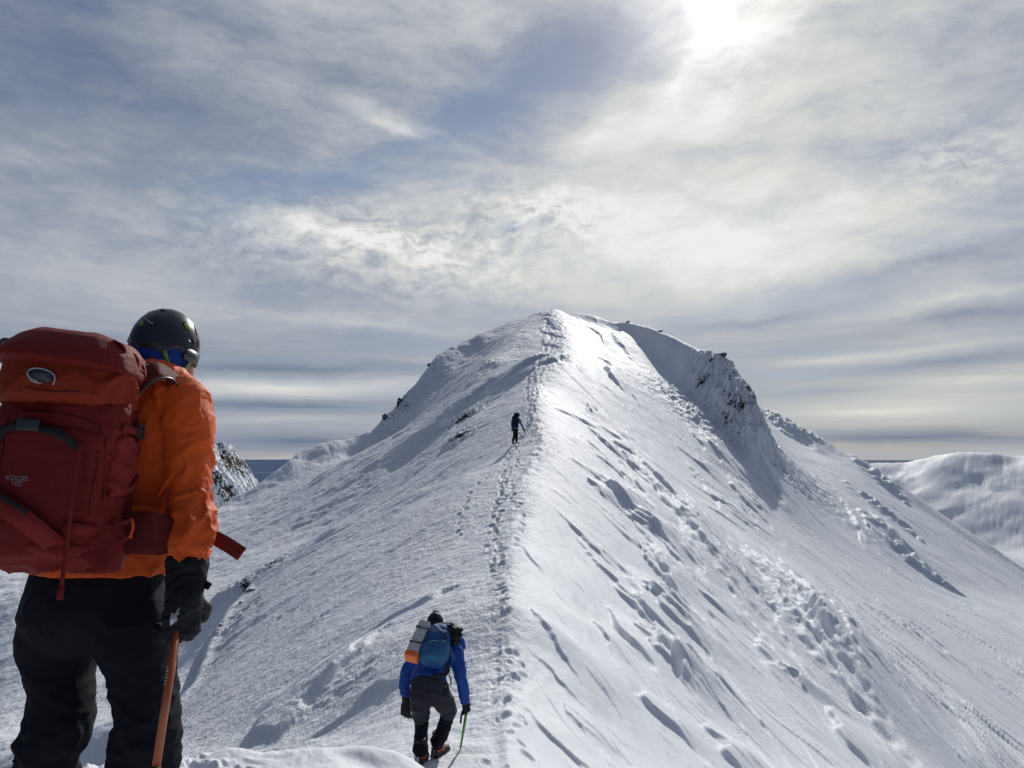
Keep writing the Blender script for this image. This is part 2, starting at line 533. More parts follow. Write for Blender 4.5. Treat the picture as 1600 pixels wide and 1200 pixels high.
# keep crease lines crisp, round everything else
crease = np.full(CZ.shape, 1e9)
for i, j in EDGE:
    for t in np.linspace(0, 1, 60):
        q = PTS[i] * (1 - t) + PTS[j] * t
        a = math.atan2(q[0], q[1]); l = math.log(max(math.hypot(q[0], q[1]), .5))
        ia = (a - A0) / (A1 - A0) * (CA - 1); il = (l - cl[0]) / (cl[-1] - cl[0]) * (CL - 1)
        r = 14
        i0, i1, j0, j1 = int(il) - r, int(il) + r, int(ia) - r, int(ia) + r
        if i1 < 0 or j1 < 0 or i0 >= CL or j0 >= CA:
            continue
        i0, j0 = max(i0, 0), max(j0, 0)
        sub = crease[i0:i1, j0:j1]
        II, JJ = np.ogrid[i0:i0 + sub.shape[0], j0:j0 + sub.shape[1]]
        np.minimum(sub, np.hypot(II - il, JJ - ia), out=sub)
wk = sm(14, 2, crease)
CZ = blur(CZ, 10, 7) * (1 - wk) + blur(CZ, 1.2) * wk
CZ = blur(CZ, .8)


def hit(px, py):
    """where the line of sight of a pixel meets the large shape"""
    u, y, z = ray(px, py)
    a = math.atan2(u, y); te = z / math.hypot(u, y)
    ja = (a - A0) / (A1 - A0) * (CA - 1)
    j = int(ja); f = ja - j
    col = CZ[:, j] * (1 - f) + CZ[:, j + 1] * f
    r = np.exp(cl)
    k = np.nonzero((col / r >= te) & (r > 2.0))[0]
    k = k[0] if len(k) else CL - 1
    rr = r[k]
    return np.array([rr * math.sin(a), rr * math.cos(a), col[k]])


# wind-carved steps and lenses: (x0,y0)-(x1,y1) on the picture, rise m, width of the sunny back, width of the shaded front
STEPS = [
    (958, 678, 1000, 722, 1.2, 3.0, .9), (940, 755, 1020, 832, 1.0, 3.0, .7), (1010, 745, 1150, 920, 1.0, 5.5, 1.1),
    (1060, 800, 1135, 925, .7, 3.5, .7), (1000, 830, 1060, 930, .7, 2.2, .6), (965, 900, 1052, 995, .9, 2.5, .8),
    (1000, 985, 1072, 1080, .7, 1.8, .5), (1010, 1098, 1050, 1145, .30, 1.2, .30), (970, 975, 1010, 1030, .4, 1.2, .35),
    (1075, 640, 1122, 710, 1.2, 4.0, 1.3), (1060, 700, 1110, 745, .7, 2.5, .7), (1130, 740, 1190, 812, .9, 3.0, .9), (1100, 770, 1175, 820, .7, 3.0, .8),
    (1165, 880, 1350, 1125, 1.1, 6, .9), (1225, 905, 1330, 1080, 1.0, 6.0, 1.0), (1340, 800, 1394, 860, 1.5, 7.0, 1.5),
    (1320, 790, 1358, 852, .9, 5.0, 1.0), (930, 555, 960, 590, .9, 3.0, .9), (940, 575, 975, 612, .8, 2.5, .7), (955, 515, 982, 560, 1.0, 3.5, 1.1),
    (925, 515, 940, 530, .6, 2.0, .6), (1190, 640, 1280, 705, 2.4, 8.0, 3.0), 
    (815, 852, 836, 880, .14, .8, .14), (890, 820, 940, 875, .26, 1.2, .25), (905, 850, 930, 880, .2, 1.0, .2), (838, 985, 880, 1040, .16, 1.0, .14),
    (845, 1040, 890, 1085, .10, .7, .10), (830, 1120, 900, 1190, .12, .8, .12), (930, 980, 945, 1010, .2, .6, .2), (880, 1100, 905, 1140, .1, .6, .1),
    (1110, 1150, 1150, 1198, .3, 1.2, .3), (1100, 940, 1130, 965, .3, 1.4, .3), (900, 655, 925, 668, .35, 1.5, .4), (870, 640, 890, 652, .3, 1.4, .3),
    (1230, 1060, 1250, 1080, .4, 1.6, .4), (1300, 1120, 1335, 1170, .5, 1.8, .4), (1180, 1000, 1210, 1050, .4, 1.6, .5),
    (860, 560, 800, 592, .9, 3.2, .9), (884, 556, 842, 572, 1.0, 2.2, .8), (710, 925, 620, 975, .30, 2.0, .35),
    (590, 985, 430, 1165, .75, 5, 1.5), (545, 1060, 470, 1140, .35, 1.5, .35), (640, 1060, 540, 1130, .25, 1.4, .3), (600, 1010, 520, 1090, .25, 1.2, .3),
    (850, 500, 868, 512, .6, 2.2, .6), (848, 516, 872, 528, .6, 2.2, .6), (852, 534, 864, 542, .5, 1.8, .6), (845, 490, 862, 496, .5, 2.0, .6),
    (1180, 740, 1130, 690, .0, 1, 1), (760, 600, 720, 640, .5, 2.5, .7), (690, 690, 655, 730, .5, 2.5, .7),
    (1500, 730, 1580, 770, 1.0, 12, 4), (1560, 722, 1640, 760, 1.0, 12, 4),
    (1350, 745, 1480, 800, 3.0, 7, 7),
]
_r = random.Random(11)
_big, STEPS = STEPS, []
for (x0, y0, x1, y1, A, ws, wf) in _big:      # a large step is a bundle of torn ribs, not one edge
    if A < .6 or x1 < 800 or y0 < 600 or x0 > 1400:
        STEPS.append((x0, y0, x1, y1, A, ws, wf)); continue
    dx, dy = x1 - x0, y1 - y0; Lp = math.hypot(dx, dy); ux, uy = dx / Lp, dy / Lp
    STEPS.append((x0, y0, x1, y1, A * .55, ws, wf * .8))
    for _ in range(int(min(3 + Lp / 28, 8))):
        t0 = _r.uniform(-.15, .75); t1 = t0 + _r.uniform(.18, .5); o = _r.gauss(0, 9 + wf * 5)
        STEPS.append((x0 + dx * t0 - uy * o, y0 + dy * t0 + ux * o, x0 + dx * t1 - uy * o, y0 + dy * t1 + ux * o, A * _r.uniform(.22, .42), ws * .4, wf * _r.uniform(.3, .55)))
for _ in range(260):                      # the many small scratches of the windward face
    x = _r.uniform(850, 1560); lo = 560 + max(0, (x - 940)) * .95
    if lo > 1190:
        continue
    y = _r.uniform(lo, 1200); L = _r.uniform(20, 85); an = math.radians(_r.uniform(38, 58))
    hp = hit(x, y); dd = math.hypot(hp[0], hp[1])
    if dd > 150:
        continue
    k = dd / 40.0 * _r.uniform(.5, 1.2)
    STEPS.append((x, y, x + L * math.cos(an), y + L * math.sin(an), .03 + .075 * k, .7 * k, .028 + .048 * k))


def steps_height(X, Y, R):
    H = np.zeros_like(X)
    ice = np.zeros_like(X)
    for n, (x0, y0, x1, y1, A, ws, wf) in enumerate(STEPS):
        if A <= 0:
            continue
        a = hit(x0, y0)[:2]; b = hit(x1, y1)[:2]
        d = b - a; L = np.hypot(*d)
        if L < .2 or L > 60:
            continue
        t = d / L; nv = np.array([t[1], -t[0]])
        if nv @ np.array([SUN_DX, SUN_DY]) > 0:
            nv = -nv                                   # nv points away from the sun: the steep front
        ws = max(ws, 4.5 * A)
        if A < .65:
            wf *= .55; b = b + (b - a) * .45; a = a - (b - a) * .15
            d = b - a; L = np.hypot(*d); t = d / L
            nv = np.array([t[1], -t[0]])
            nv = -nv if nv @ np.array([SUN_DX, SUN_DY]) > 0 else nv
        m = (ws + wf) * 2.6 + L
        k = np.nonzero((np.abs(X - (a[0] + b[0]) / 2) < m) & (np.abs(Y - (a[1] + b[1]) / 2) < m))
        if not len(k[0]):
            continue
        x, y = X[k] - a[0], Y[k] - a[1]
        wob = pn(x / max(L, 1) * 2.0, y / max(L, 1) * 2.0, n) * wf * 2.2 + pn(x / wf * .35, y / wf * .35, n + 5) * wf * .5
        tt = (x * t[0] + y * t[1]) / L; s = x * nv[0] + y * nv[1] + wob
        env = sm(-.30, .45, tt) * sm(1.30, .55, tt)
        wfl = wf * (.18 + .5 * env)
        f = np.where(s < 0, np.exp(-(s / ws) ** 2), np.exp(-(s / wfl) ** 2))
        H[k] += .52 * A * env * f
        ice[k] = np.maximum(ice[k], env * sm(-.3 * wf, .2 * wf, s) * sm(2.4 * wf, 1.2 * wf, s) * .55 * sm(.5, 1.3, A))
    return H, ice


SUN_DX, SUN_DY = math.sin(SUN_AZ), math.cos(SUN_AZ)

# ---------------- fine polar grid
QUICK = False
NA = 1500
az_f = np.linspace(math.radians(-36.5), math.radians(36.5), NA)
az = np.concatenate([np.linspace(A0 + .002, az_f[0], 50)[:-1], az_f, np.linspace(az_f[-1], A1 - .002, 50)[1:]])
ls = [math.log(1.15)]
while ls[-1] < math.log(465):
    r = math.exp(ls[-1])
    st = .008 if r < 3.0 else .0026 if r < 4.6 else .0032 if r < 60 else .0034 if r < 160 else .006
    ls.append(ls[-1] + st)
lr = np.array(ls)
LL, AZ = np.meshgrid(lr, az, indexing='ij')


def cubic(Z, fi, fj):
    i = np.clip(np.floor(fi).astype(int), 1, Z.shape[0] - 3); j = np.clip(np.floor(fj).astype(int), 1, Z.shape[1] - 3)
    u = np.clip(fi - i, -1, 2); v = np.clip(fj - j, -1, 2)

    def w(t):
        return (-.5 * t + t * t - .5 * t ** 3, 1 - 2.5 * t * t + 1.5 * t ** 3, .5 * t + 2 * t * t - 1.5 * t ** 3, -.5 * t * t + .5 * t ** 3)
    wi, wj = w(u), w(v)
    T = 0
    for a in range(4):
        row = 0
        for b in range(4):
            row = row + wj[b][None, :] * Z[(i - 1 + a)[:, None], (j - 1 + b)[None, :]]
        T = T + wi[a][:, None] * row
    return T


H = cubic(CZ, (lr - cl[0]) / (cl[-1] - cl[0]) * (CL - 1), (az - A0) / (A1 - A0) * (CA - 1))
R = np.exp(LL)
X = (R * np.sin(AZ)).astype(np.float32); Y = (R * np.cos(AZ)).astype(np.float32)
H = H.astype(np.float32); R = R.astype(np.float32)
xc = np.interp(Y, CR[:, 1], CR[:, 0]).astype(np.float32)
side = X - xc                                    # + right of the crest
near = sm(7.5, 5.0, Y) * sm(2.2, .6, X)          # the ledge at our feet
right = sm(-.015, .03, side / np.maximum(Y, 5))
left = 1 - right
sH, ICE = steps_height(X, Y, R)
H += sH * (1 - near)


def streaks(ang, sx, sy, seed, oct=4):
    c, s = math.cos(ang), math.sin(ang)
    a = X * c + Y * s; b = -X * s + Y * c
    return fbm(a * sx, b * sy, oct, seed)


# medium undulation, growing with distance so that it reads alike near and far
scl = np.clip(R / 30.0, .5, 4.0)
H += (1 - near) * (.10 * scl * fbm(X / 5.5, Y / 7.5, 4, 21) * (1 - .4 * right) * sm(4, 12, R))
# ribs and runnels of the left flank (run down and left)
la = math.radians(212)
rib = fbm((X * math.cos(la) + Y * math.sin(la)) / 26, (-X * math.sin(la) + Y * math.cos(la)) / 4.5, 5, 31, .55)
H += left * (1 - near) * rib * .42 * sm(-.04, -.16, side / np.maximum(Y, 5)) * sm(12, 30, R)
# right flank scouring
ra = math.radians(-74)
ca_, sa_ = math.cos(ra), math.sin(ra)
A_, B_ = X * ca_ + Y * sa_, -X * sa_ + Y * ca_
wx = fbm(X / 6, Y / 6, 3, 40) * 1.2
n1 = fbm(A_ / 20, (B_ + wx) / 1.5, 4, 41, .55)
n2 = fbm(A_ / 4.0, (B_ + wx) / .42, 3, 47, .55)
patch = sm(.0, .35, fbm(X / 11, Y / 14, 3, 51) + .12)
H += right * (1 - near) * (n1 * .10 + np.maximum(n1 - .1, 0) * .16 * patch * np.clip(R / 45, .3, 1.5) + n2 * .045 * patch * np.clip(R / 30, .25, 1.6))
# crusted slabs with torn edges, drawn out down the right flank
for (fa, fb, hgt, sd, th) in ((9.0, 1.25, .16, 43, .12), (4.2, .60, .085, 53, .14), (2.0, .30, .045, 57, .16)):
    q = np.clip(R / 32.0, .45, 2.2) if fa > 3 else 1.0
    qq = 1.6 if fa > 6 else 1.0
    sn = fbm(A_ / (fa * qq), (B_ + wx) / (fb * qq), 4, sd, .55)
    H += (.12 + .88 * sm(.02, .3, fbm(X / 8, Y / 12, 3, sd + 31))) * sm(95, 55, R) * right * (1 - near) * hgt * .55 * q * sm(th, th + .05, sn) * (1 - .9 * sm(th + .05, th + .6, sn)) * sm(2.5, 6, side + 2 + 0 * Y)
# crust texture: small wind ripples, alive on the left, faint on the right
tex_l = sm(.28, -.10, right) * .0 + left
rp = fbm(X / .55 + 1.7 * pn(X / 1.5, Y / 1.5, 61), Y / .42, 3, 62, .6)
rp2 = fbm(X / 1.6, Y / 1.1, 3, 66, .6)
lvl = .042 * sm(5, 12, R) * (.75 + .9 * fbm(X / 6, Y / 8, 2, 69))
H += (1 - near) * (tex_l + .22 * right * sm(.35, .05, side / np.maximum(Y, 5))) * (rp * lvl * sm(90, 30, R) * 1.15 + rp2 * .055 * np.clip(R / 30, .4, 2.2))
rp3 = fbm(X / 2.6, Y / 2.0, 4, 72, .62)
H += (1 - near) * rp3 * .10 * sm(30, 70, R) * (.35 + .65 * sm(200, 130, R)) * (.25 + .75 * left) * np.clip(R / 90, .4, 1.6)
# torn ice inside the carved steps
H += (1 - near) * ICE * .13 * (fbm((A_ + wx) / 1.5, B_ / .5, 4, 171, .6, ridged=True) - .5)
# a crinkled crest and rime along the top edges
H += (1 - near) * .05 * np.exp(-(side / (.25 + .010 * Y)) ** 2) * fbm(X * 2.2, Y * .8, 3, 77) * np.clip(Y / 15, .6, 4)

# rough rocky ground of the buttress, the outcrops and the skyline (ROCK feeds the material)
ROCK = np.zeros_like(H)


def outcrop(px, py, rad, amp, rough=1.0, cov=.5, flat=1.0):
    c = hit(px, py)
    k = np.nonzero((np.abs(X - c[0]) < rad * 2.2) & (np.abs(Y - c[1]) < rad * 2.2 * flat))
    if not len(k[0]):
        return
    x, y = X[k] - c[0], (Y[k] - c[1]) / flat
    e = np.exp(-(x * x + y * y) / (rad * .8) ** 2)
    q = rad / 6.0 + .25
    rn = fbm(X[k] / q, Y[k] / q, 5, int(px) % 97, .62, ridged=True)
    H[k] += amp * e * (rn - .35) * rough
    ROCK[k] = np.maximum(ROCK[k], e * cov)


outcrop(1150, 600, 11, 1.3, 1, .54); outcrop(1158, 640, 6, 1.3, 1, .66); outcrop(1125, 562, 6, 1.2, 1, .5)
outcrop(1090, 543, 4, .8, 1, .4); outcrop(1030, 514, 4, .6, 1, .3); outcrop(1175, 660, 5, 1.2, 1, .5); outcrop(1010, 506, 5, .9, 1, .4)
outcrop(1098, 602, 2.0, .5, 1, .8); outcrop(1165, 622, 5, .9, 1, .55)
outcrop(625, 632, 5, .6, 1, .62); outcrop(600, 655, 5, .5, 1, .6); outcrop(672, 566, 5, .8, 1, .6); outcrop(645, 600, 4, .6, 1, .4)
outcrop(728, 652, 2.4, .5, 1, .95); outcrop(716, 684, 2.0, .35, 1, .7); outcrop(762, 567, 2.5, .4, 1, .5)
outcrop(425, 884, 1.1, .22, 1, .6); outcrop(385, 917, 1.5, .3, 1, .65); outcrop(372, 965, 1.0, .2, 1, .7); outcrop(338, 996, 1.0, .15, 1, .5)
outcrop(495, 966, .6, .12, 1, .6); outcrop(1225, 662, 5, .9, 1, .3); outcrop(1258, 682, 4, .9, 1, .5)
outcrop(540, 1100, 1.4, .07, 1, 0)
outcrop(1290, 1020, 4, .12, 1, 0)

H += (1 - near) * sm(170, 220, R) * (1.6 * fbm(X / 26 + Y / 40, Y / 20, 6, 161, .52))
# footprints: a trodden lane left of the crest
fp = random.Random(5)
lane = [(772, 1010, 1), (778, 960, 2), (775, 905, 2), (772, 890, 2), (772, 860, 3), (768, 825, 5), (770, 790, 6), (776, 760, 6), (790, 715, 4),
        (805, 690, 3), (820, 665, 3), (828, 640, 3), (830, 610, 3), (832, 585, 3), (846, 560, 3), (862, 530, 2), (856, 510, 2), (858, 495, 2)]
lp = np.array([hit(a, b) for a, b, c in lane]); lw = np.array([c for a, b, c in lane], float)
seg = np.concatenate([[0], np.cumsum(np.hypot(*(lp[1:, :2] - lp[:-1, :2]).T))])
FEET = []
for tr in range(9):
    s0 = fp.uniform(0, 1); off = fp.uniform(-1, 1)
    while s0 < seg[-1]:
        n = np.interp(s0, seg, lw)
        if tr < n:
            x = np.interp(s0, seg, lp[:, 0]) + off * .22 * n * .85 + fp.uniform(-.1, .1); y = np.interp(s0, seg, lp[:, 1])
            FEET.append((x, y, fp.uniform(-.5, .5), fp.uniform(.7, 1.25)))
        s0 += fp.uniform(.42, .75); off += fp.uniform(-.12, .12)
for _ in range(34):                                   # the trodden snow around the climber in blue
    FEET.append((fp.uniform(-.3, .2) , fp.uniform(7.6, 12.5), fp.uniform(-.6, .6), fp.uniform(.45, .75)))
for (x, y, an, q) in FEET:
    far = np.clip(y / 40.0, 1.0, 2.2)
    w, l, dp = .075 * q * far, .16 * q * far, .055 * q * far
    aa = math.atan2(x, y); rr = math.hypot(x, y)
    i0, i1 = np.searchsorted(lr, [math.log(max(rr - .8 * far, 1.2)), math.log(rr + .8 * far)])
    j0, j1 = np.searchsorted(az, [aa - .8 * far / rr, aa + .8 * far / rr])
    if i1 <= i0 or j1 <= j0:
        continue
    sx, sy = X[i0:i1, j0:j1] - x, Y[i0:i1, j0:j1] - y
    c, s = math.cos(an), math.sin(an)
    u = (sx * c - sy * s) / w; v = (sx * s + sy * c) / l
    e = u * u + v * v
    H[i0:i1, j0:j1] += -dp * np.exp(-e ** 2 * .8) + dp * .20 * np.exp(-((np.sqrt(e) - 1.55) / .38) ** 2)
# churned snow in the lane just ahead of the climber in blue
ch = np.exp(-((X - np.interp(Y, lp[::1, 1], lp[::1, 0])) / .55) ** 2) * sm(9, 11, Y) * sm(20, 14, Y)
H += ch * .035 * fbm(X * 3.2, Y * 2.4, 4, 91, .62, ridged=True)

# the ledge at our feet: smooth drift on the right, crumbs on the left
H += near * (.018 * fbm(X / .9, Y / .7, 3, 101) + .004 * fbm(X / .05, Y / .05, 2, 104))
crumb = near * sm(-.80, -1.15, X) * sm(3.0, 3.25, Y)
wv_x = X * 9 + 1.5 * pn(X * 4, Y * 4, 110); wv_y = Y * 9 + 1.5 * pn(X * 4, Y * 4, 111)
H += crumb * (.040 * np.maximum(fbm(wv_x, wv_y, 3, 112, .5), -.1) + .05 * np.maximum(pn(X * 3.7, Y * 3.7, 113), 0))
dentx, denty = P(590, 1180, 3.2)[:2]
H -= near * .05 * np.exp(-(((X - dentx) / .22) ** 2 + ((Y - denty) / .10) ** 2))

# outer skirt so that nothing ends in mid air
GV = np.stack([X, Y, H], -1)
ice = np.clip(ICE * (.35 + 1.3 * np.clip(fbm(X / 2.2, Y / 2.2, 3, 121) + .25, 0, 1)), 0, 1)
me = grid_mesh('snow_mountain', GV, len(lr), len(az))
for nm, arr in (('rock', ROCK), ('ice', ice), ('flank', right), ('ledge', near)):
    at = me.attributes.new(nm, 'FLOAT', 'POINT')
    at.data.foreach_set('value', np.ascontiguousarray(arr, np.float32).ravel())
terrain = bpy.data.objects.new('snow_mountain', me)
COL.objects.link(terrain)
tag(terrain, kind='structure')
FLOOR_H = H


def ground(x, y):
    a = math.atan2(x, y); l = math.log(max(math.hypot(x, y), 1.2))
    i = min(max(np.searchsorted(lr, l), 1), len(lr) - 1); j = min(max(np.searchsorted(az, a), 1), len(az) - 1)
    return float(H[i, j])


def coarse_land():
    """the mountain beside, behind and beyond the part in view, down to the sea"""
    a = np.concatenate([np.linspace(A1 - .004, A0 + .004 + 2 * math.pi, 140)])
    r = np.concatenate([np.geomspace(1.15, 460, 90)])
    LLb, AAb = np.meshgrid(r, a, indexing='ij')
    x, y = LLb * np.sin(AAb), LLb * np.cos(AAb)
    z = raster(x, y)
    bad = np.isnan(z)
    for i, j in zip(*np.nonzero(bad)):
        z[i, j] = PTS[np.argmin((PTS[:, 0] - x[i, j]) ** 2 + (PTS[:, 1] - y[i, j]) ** 2), 2]
    z = blur(z, 2.0)
    # meet the fine part at both seams
    for j, col in ((0, -1), (1, -1), (-1, 0), (-2, 0)):
        zz = np.interp(np.log(r), lr, H[:, col])
        z[:, j] = zz * (1 if j in (0, -1) else .5) + z[:, j] * (0 if j in (0, -1) else .5)
    z[:, 0] -= .02; z[:, -1] -= .02
    z[:3] = np.minimum(z[:3], -1.6)
    m = grid_mesh('snow_slope', np.stack([x, y, z], -1), len(r), len(a))
    for nm in ('rock', 'ice', 'flank', 'ledge'):
        m.attributes.new(nm, 'FLOAT', 'POINT')
    o = bpy.data.objects.new('snow_slope', m); COL.objects.link(o); tag(o, kind='structure')
    # lower slopes: from the rim down to the sea
    aa = np.linspace(-math.pi, math.pi, 361)[:-1]
    rim = []
    for q in aa:
        if A0 < q < A1:
            rim.append(float(np.interp(q, az, H[-1])) - 3)
        else:
            rim.append(float(np.interp(q if q > 0 else q + 2 * math.pi, a, z[-1])) - 3)
    rim = np.array(rim)
    rr = np.array([452, 600, 900, 1400, 2200, 3400])
    V = np.zeros((len(rr), len(aa), 3))
    for i, q in enumerate(rr):
        t = (i / (len(rr) - 1)) ** .8
        zz = rim * (1 - t) + (-905) * t + (60 * fbm(np.cos(aa) * 9 + i, np.sin(aa) * 9, 4, 130) if i else 0)
        V[i] = np.stack([np.sin(aa) * q, np.cos(aa) * q, zz], -1)
    m2 = grid_mesh('lower_slope', V, len(rr), len(aa), wrap=True)
    for nm in ('rock', 'ice', 'flank', 'ledge'):
        m2.attributes.new(nm, 'FLOAT', 'POINT')
    o2 = bpy.data.objects.new('lower_slope', m2); COL.objects.link(o2); tag(o2, kind='structure')
    # ground right under the camera
    c = bmesh.new()
    bmesh.ops.create_circle(c, cap_ends=True, radius=1.2, segments=64)
    m3 = bpy.data.meshes.new('snow_ground'); c.to_mesh(m3); c.free()
    for nm in ('rock', 'ice', 'flank', 'ledge'):
        m3.attributes.new(nm, 'FLOAT', 'POINT')
    o3 = bpy.data.objects.new('snow_ground', m3); COL.objects.link(o3); tag(o3, kind='structure'); o3.location = (0, 0, -1.62)
    return o, o2, o3


lands = coarse_land()


def snow_material():
    m, g, b = mat('snow', (.84, .87, .92), .7, .22)
    tc = g.n('ShaderNodeTexCoord').outputs['Object']
    def at(n):
        nd = g.n('ShaderNodeAttribute', attribute_name=n); return nd.outputs['Fac']
    rock, ice_, flank, ledge = at('rock'), at('ice'), at('flank'), at('ledge')
    cdn = g.n('ShaderNodeNewGeometry')
    # broken rock shows where the wind has stripped it
    r1 = g.noise(tc, .9, 8, .68); r2 = g.noise(g.mapping(tc, scale=(1, 1, 2.2)), 3.0, 6, .7)
    rr = g.m('ADD', g.m('MULTIPLY', r1, .5), g.m('MULTIPLY', r2, .5))
    thr = g.m('SUBTRACT', .72, g.m('MULTIPLY', rock, .30))
    rk = g.m('MULTIPLY', g.rng(g.m('SUBTRACT', rr, thr), -.012, .012), g.rng(rock, .12, .3))
    rcol = g.ramp(g.noise(tc, 6, 5, .6), [(0.25, (.018, .017, .018)), (.55, (.05, .042, .036)), (.8, (.11, .09, .075))])
    scol = g.mix(g.noise(tc, .35, 5, .6), (.75, .79, .845), (.82, .835, .85))
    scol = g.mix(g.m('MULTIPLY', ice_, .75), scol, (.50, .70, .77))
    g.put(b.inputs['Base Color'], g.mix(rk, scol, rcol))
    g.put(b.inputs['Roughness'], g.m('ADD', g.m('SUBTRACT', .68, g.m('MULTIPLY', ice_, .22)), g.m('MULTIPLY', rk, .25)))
    # grain: sugar near, crust farther off
    b1 = g.n('ShaderNodeBump'); b1.inputs['Distance'].default_value = .11
    w = g.mapping(tc, scale=(1.0, .8, 1.0))
    h = g.m('ADD', g.m('MULTIPLY', g.noise(w, 5.2, 6, .66), 1.15), g.m('MULTIPLY', g.noise(w, 2.1, 5, .62), 1.2))
    g.put(b1.inputs['Height'], h)
    st = g.m('MULTIPLY', g.m('SUBTRACT', 1.0, g.m('MULTIPLY', flank, .70)), g.m('SUBTRACT', 1.0, g.m('MULTIPLY', ledge, .88)))
    vary = g.rng(g.noise(g.mapping(tc, scale=(1, .6, 1)), .22, 5, .65), .32, .66, .25, 1.15)
    g.put(b1.inputs['Strength'], g.m('MULTIPLY', st, vary))
    g.put(b.inputs['Normal'], b1.outputs[0])
    return m


SNOW = snow_material()
terrain.data.materials.append(SNOW)
for o in lands:
    o.data.materials.append(SNOW)


def sea():
    m, g, b = mat('sea', (.012, .035, .075), .35, .5)
    tc = g.n('ShaderNodeTexCoord').outputs['Object']
    n = g.noise(g.mapping(tc, scale=(1, .25, 1)), .0004, 6, .6)
    g.put(b.inputs['Base Color'], g.ramp(n, [(.3, (.025, .06, .15)), (.62, (.03, .07, .17)), (.68, (.14, .19, .28))]))
    b.inputs['Roughness'].default_value = .9; b.inputs['Specular IOR Level'].default_value = .08
    c = bmesh.new()
    bmesh.ops.create_circle(c, cap_ends=True, radius=95000, segments=128)
    me = bpy.data.meshes.new('sea'); c.to_mesh(me); c.free()
    o = bpy.data.objects.new('sea', me); COL.objects.link(o); o.location = (0, 0, -900)
    me.materials.append(m); tag(o, kind='structure')


sea()
# ================================================================== people: tools
from mathutils import noise as mno


def ring(c, u, v, n=28, pw=2.0):
    out = []
    for k in range(n):
        a = 2 * math.pi * k / n
        ca, sa = math.cos(a), math.sin(a)
        if pw != 2.0:
            ca = math.copysign(abs(ca) ** (2 / pw), ca); sa = math.copysign(abs(sa) ** (2 / pw), sa)
        out.append(c + u * ca + v * sa)
    return out


def loft(bm, rings, cap=True):
    vs = [[bm.verts.new(p) for p in r] for r in rings]
    n = len(vs[0])
    for a, b in zip(vs[:-1], vs[1:]):
        for k in range(n):
            bm.faces.new((a[k], a[(k + 1) % n], b[(k + 1) % n], b[k]))
    if cap:
        for r, sgn in ((vs[0], -1), (vs[-1], 1)):
            c = bm.verts.new(sum((x.co for x in r), Vector()) / n)
            for k in range(n):
                bm.faces.new((r[k], r[(k + 1) % n], c) if sgn > 0 else (r[(k + 1) % n], r[k], c))


def spline(pts, per=6):
    """Catmull-Rom through tuples (Vector, ra, rb)"""
    P_ = [np.array([*p[0], *p[1:]], float) for p in pts]
    P_ = [2 * P_[0] - P_[1]] + P_ + [2 * P_[-1] - P_[-2]]
    out = []
    for i in range(1, len(P_) - 2):
        for k in range(per):
            t = k / per
            a, b, c, d = P_[i - 1], P_[i], P_[i + 1], P_[i + 2]
            out.append(.5 * ((2 * b) + (-a + c) * t + (2 * a - 5 * b + 4 * c - d) * t * t + (-a + 3 * b - 3 * c + d) * t ** 3))
    out.append(P_[-2])
    return [(Vector(o[:3]), max(o[3], .001), max(o[4], .001)) for o in out]


def tube(bm, pts, side=Vector((1, 0, 0)), n=20, per=5, pw=2.0, cap=True, smooth=True):
    """limb through (centre, radius across, radius deep)"""
    pts = [(Vector(p[0]), p[1], p[2] if len(p) > 2 else p[1]) for p in pts]
    q = spline(pts, per) if smooth and len(pts) > 2 else pts
    rs = []
    for i, (c, ra, rb) in enumerate(q):
        t = (q[min(i + 1, len(q) - 1)][0] - q[max(i - 1, 0)][0]).normalized()
        u = (side - t * side.dot(t))
        u = u.normalized() if u.length > 1e-4 else t.orthogonal().normalized()
        v = t.cross(u)
        rs.append(ring(c, u * ra, v * rb, n, pw))
    loft(bm, rs, cap)


def ball(bm, c, r, M=None, n=24):
    m = Matrix.Translation(Vector(c)) @ (M.to_4x4() if M else Matrix.Identity(4)) @ Matrix.Diagonal((r[0], r[1], r[2], 1))
    bmesh.ops.create_uvsphere(bm, u_segments=n, v_segments=n // 2, radius=1.0, matrix=m)


def box(bm, c, h, M=None, bev=0.0):
    """box with half sizes h"""
    b2 = bmesh.new()
    bmesh.ops.create_cube(b2, size=2.0, matrix=Matrix.Diagonal((h[0], h[1], h[2], 1)))
    if bev:
        bmesh.ops.bevel(b2, geom=b2.edges[:], offset=bev, segments=3, affect='EDGES', profile=.6)
    b2.transform(Matrix.Translation(Vector(c)) @ (M.to_4x4() if M else Matrix.Identity(4)))
    me = bpy.data.meshes.new('tmp'); b2.to_mesh(me); b2.free()
    bm.from_mesh(me); bpy.data.meshes.remove(me)


def strap(bm, pts, nrm, w, th=.003):
    """flat webbing through points; nrm: surface normal (one or per point)"""
    pts = [Vector(p) for p in pts]
    if len(pts) > 2:
        pts = [q[0] for q in spline([(p, 1, 1) for p in pts], 5)]
    rs = []
    for i, c in enumerate(pts):
        t = (pts[min(i + 1, len(pts) - 1)] - pts[max(i - 1, 0)]).normalized()
        nn = nrm(c) if callable(nrm) else nrm
        nn = (nn - t * nn.dot(t)).normalized()
        u = t.cross(nn)
        rs.append([c + u * w / 2 + nn * th / 2, c - u * w / 2 + nn * th / 2, c - u * w / 2 - nn * th / 2, c + u * w / 2 - nn * th / 2])
    loft(bm, rs)


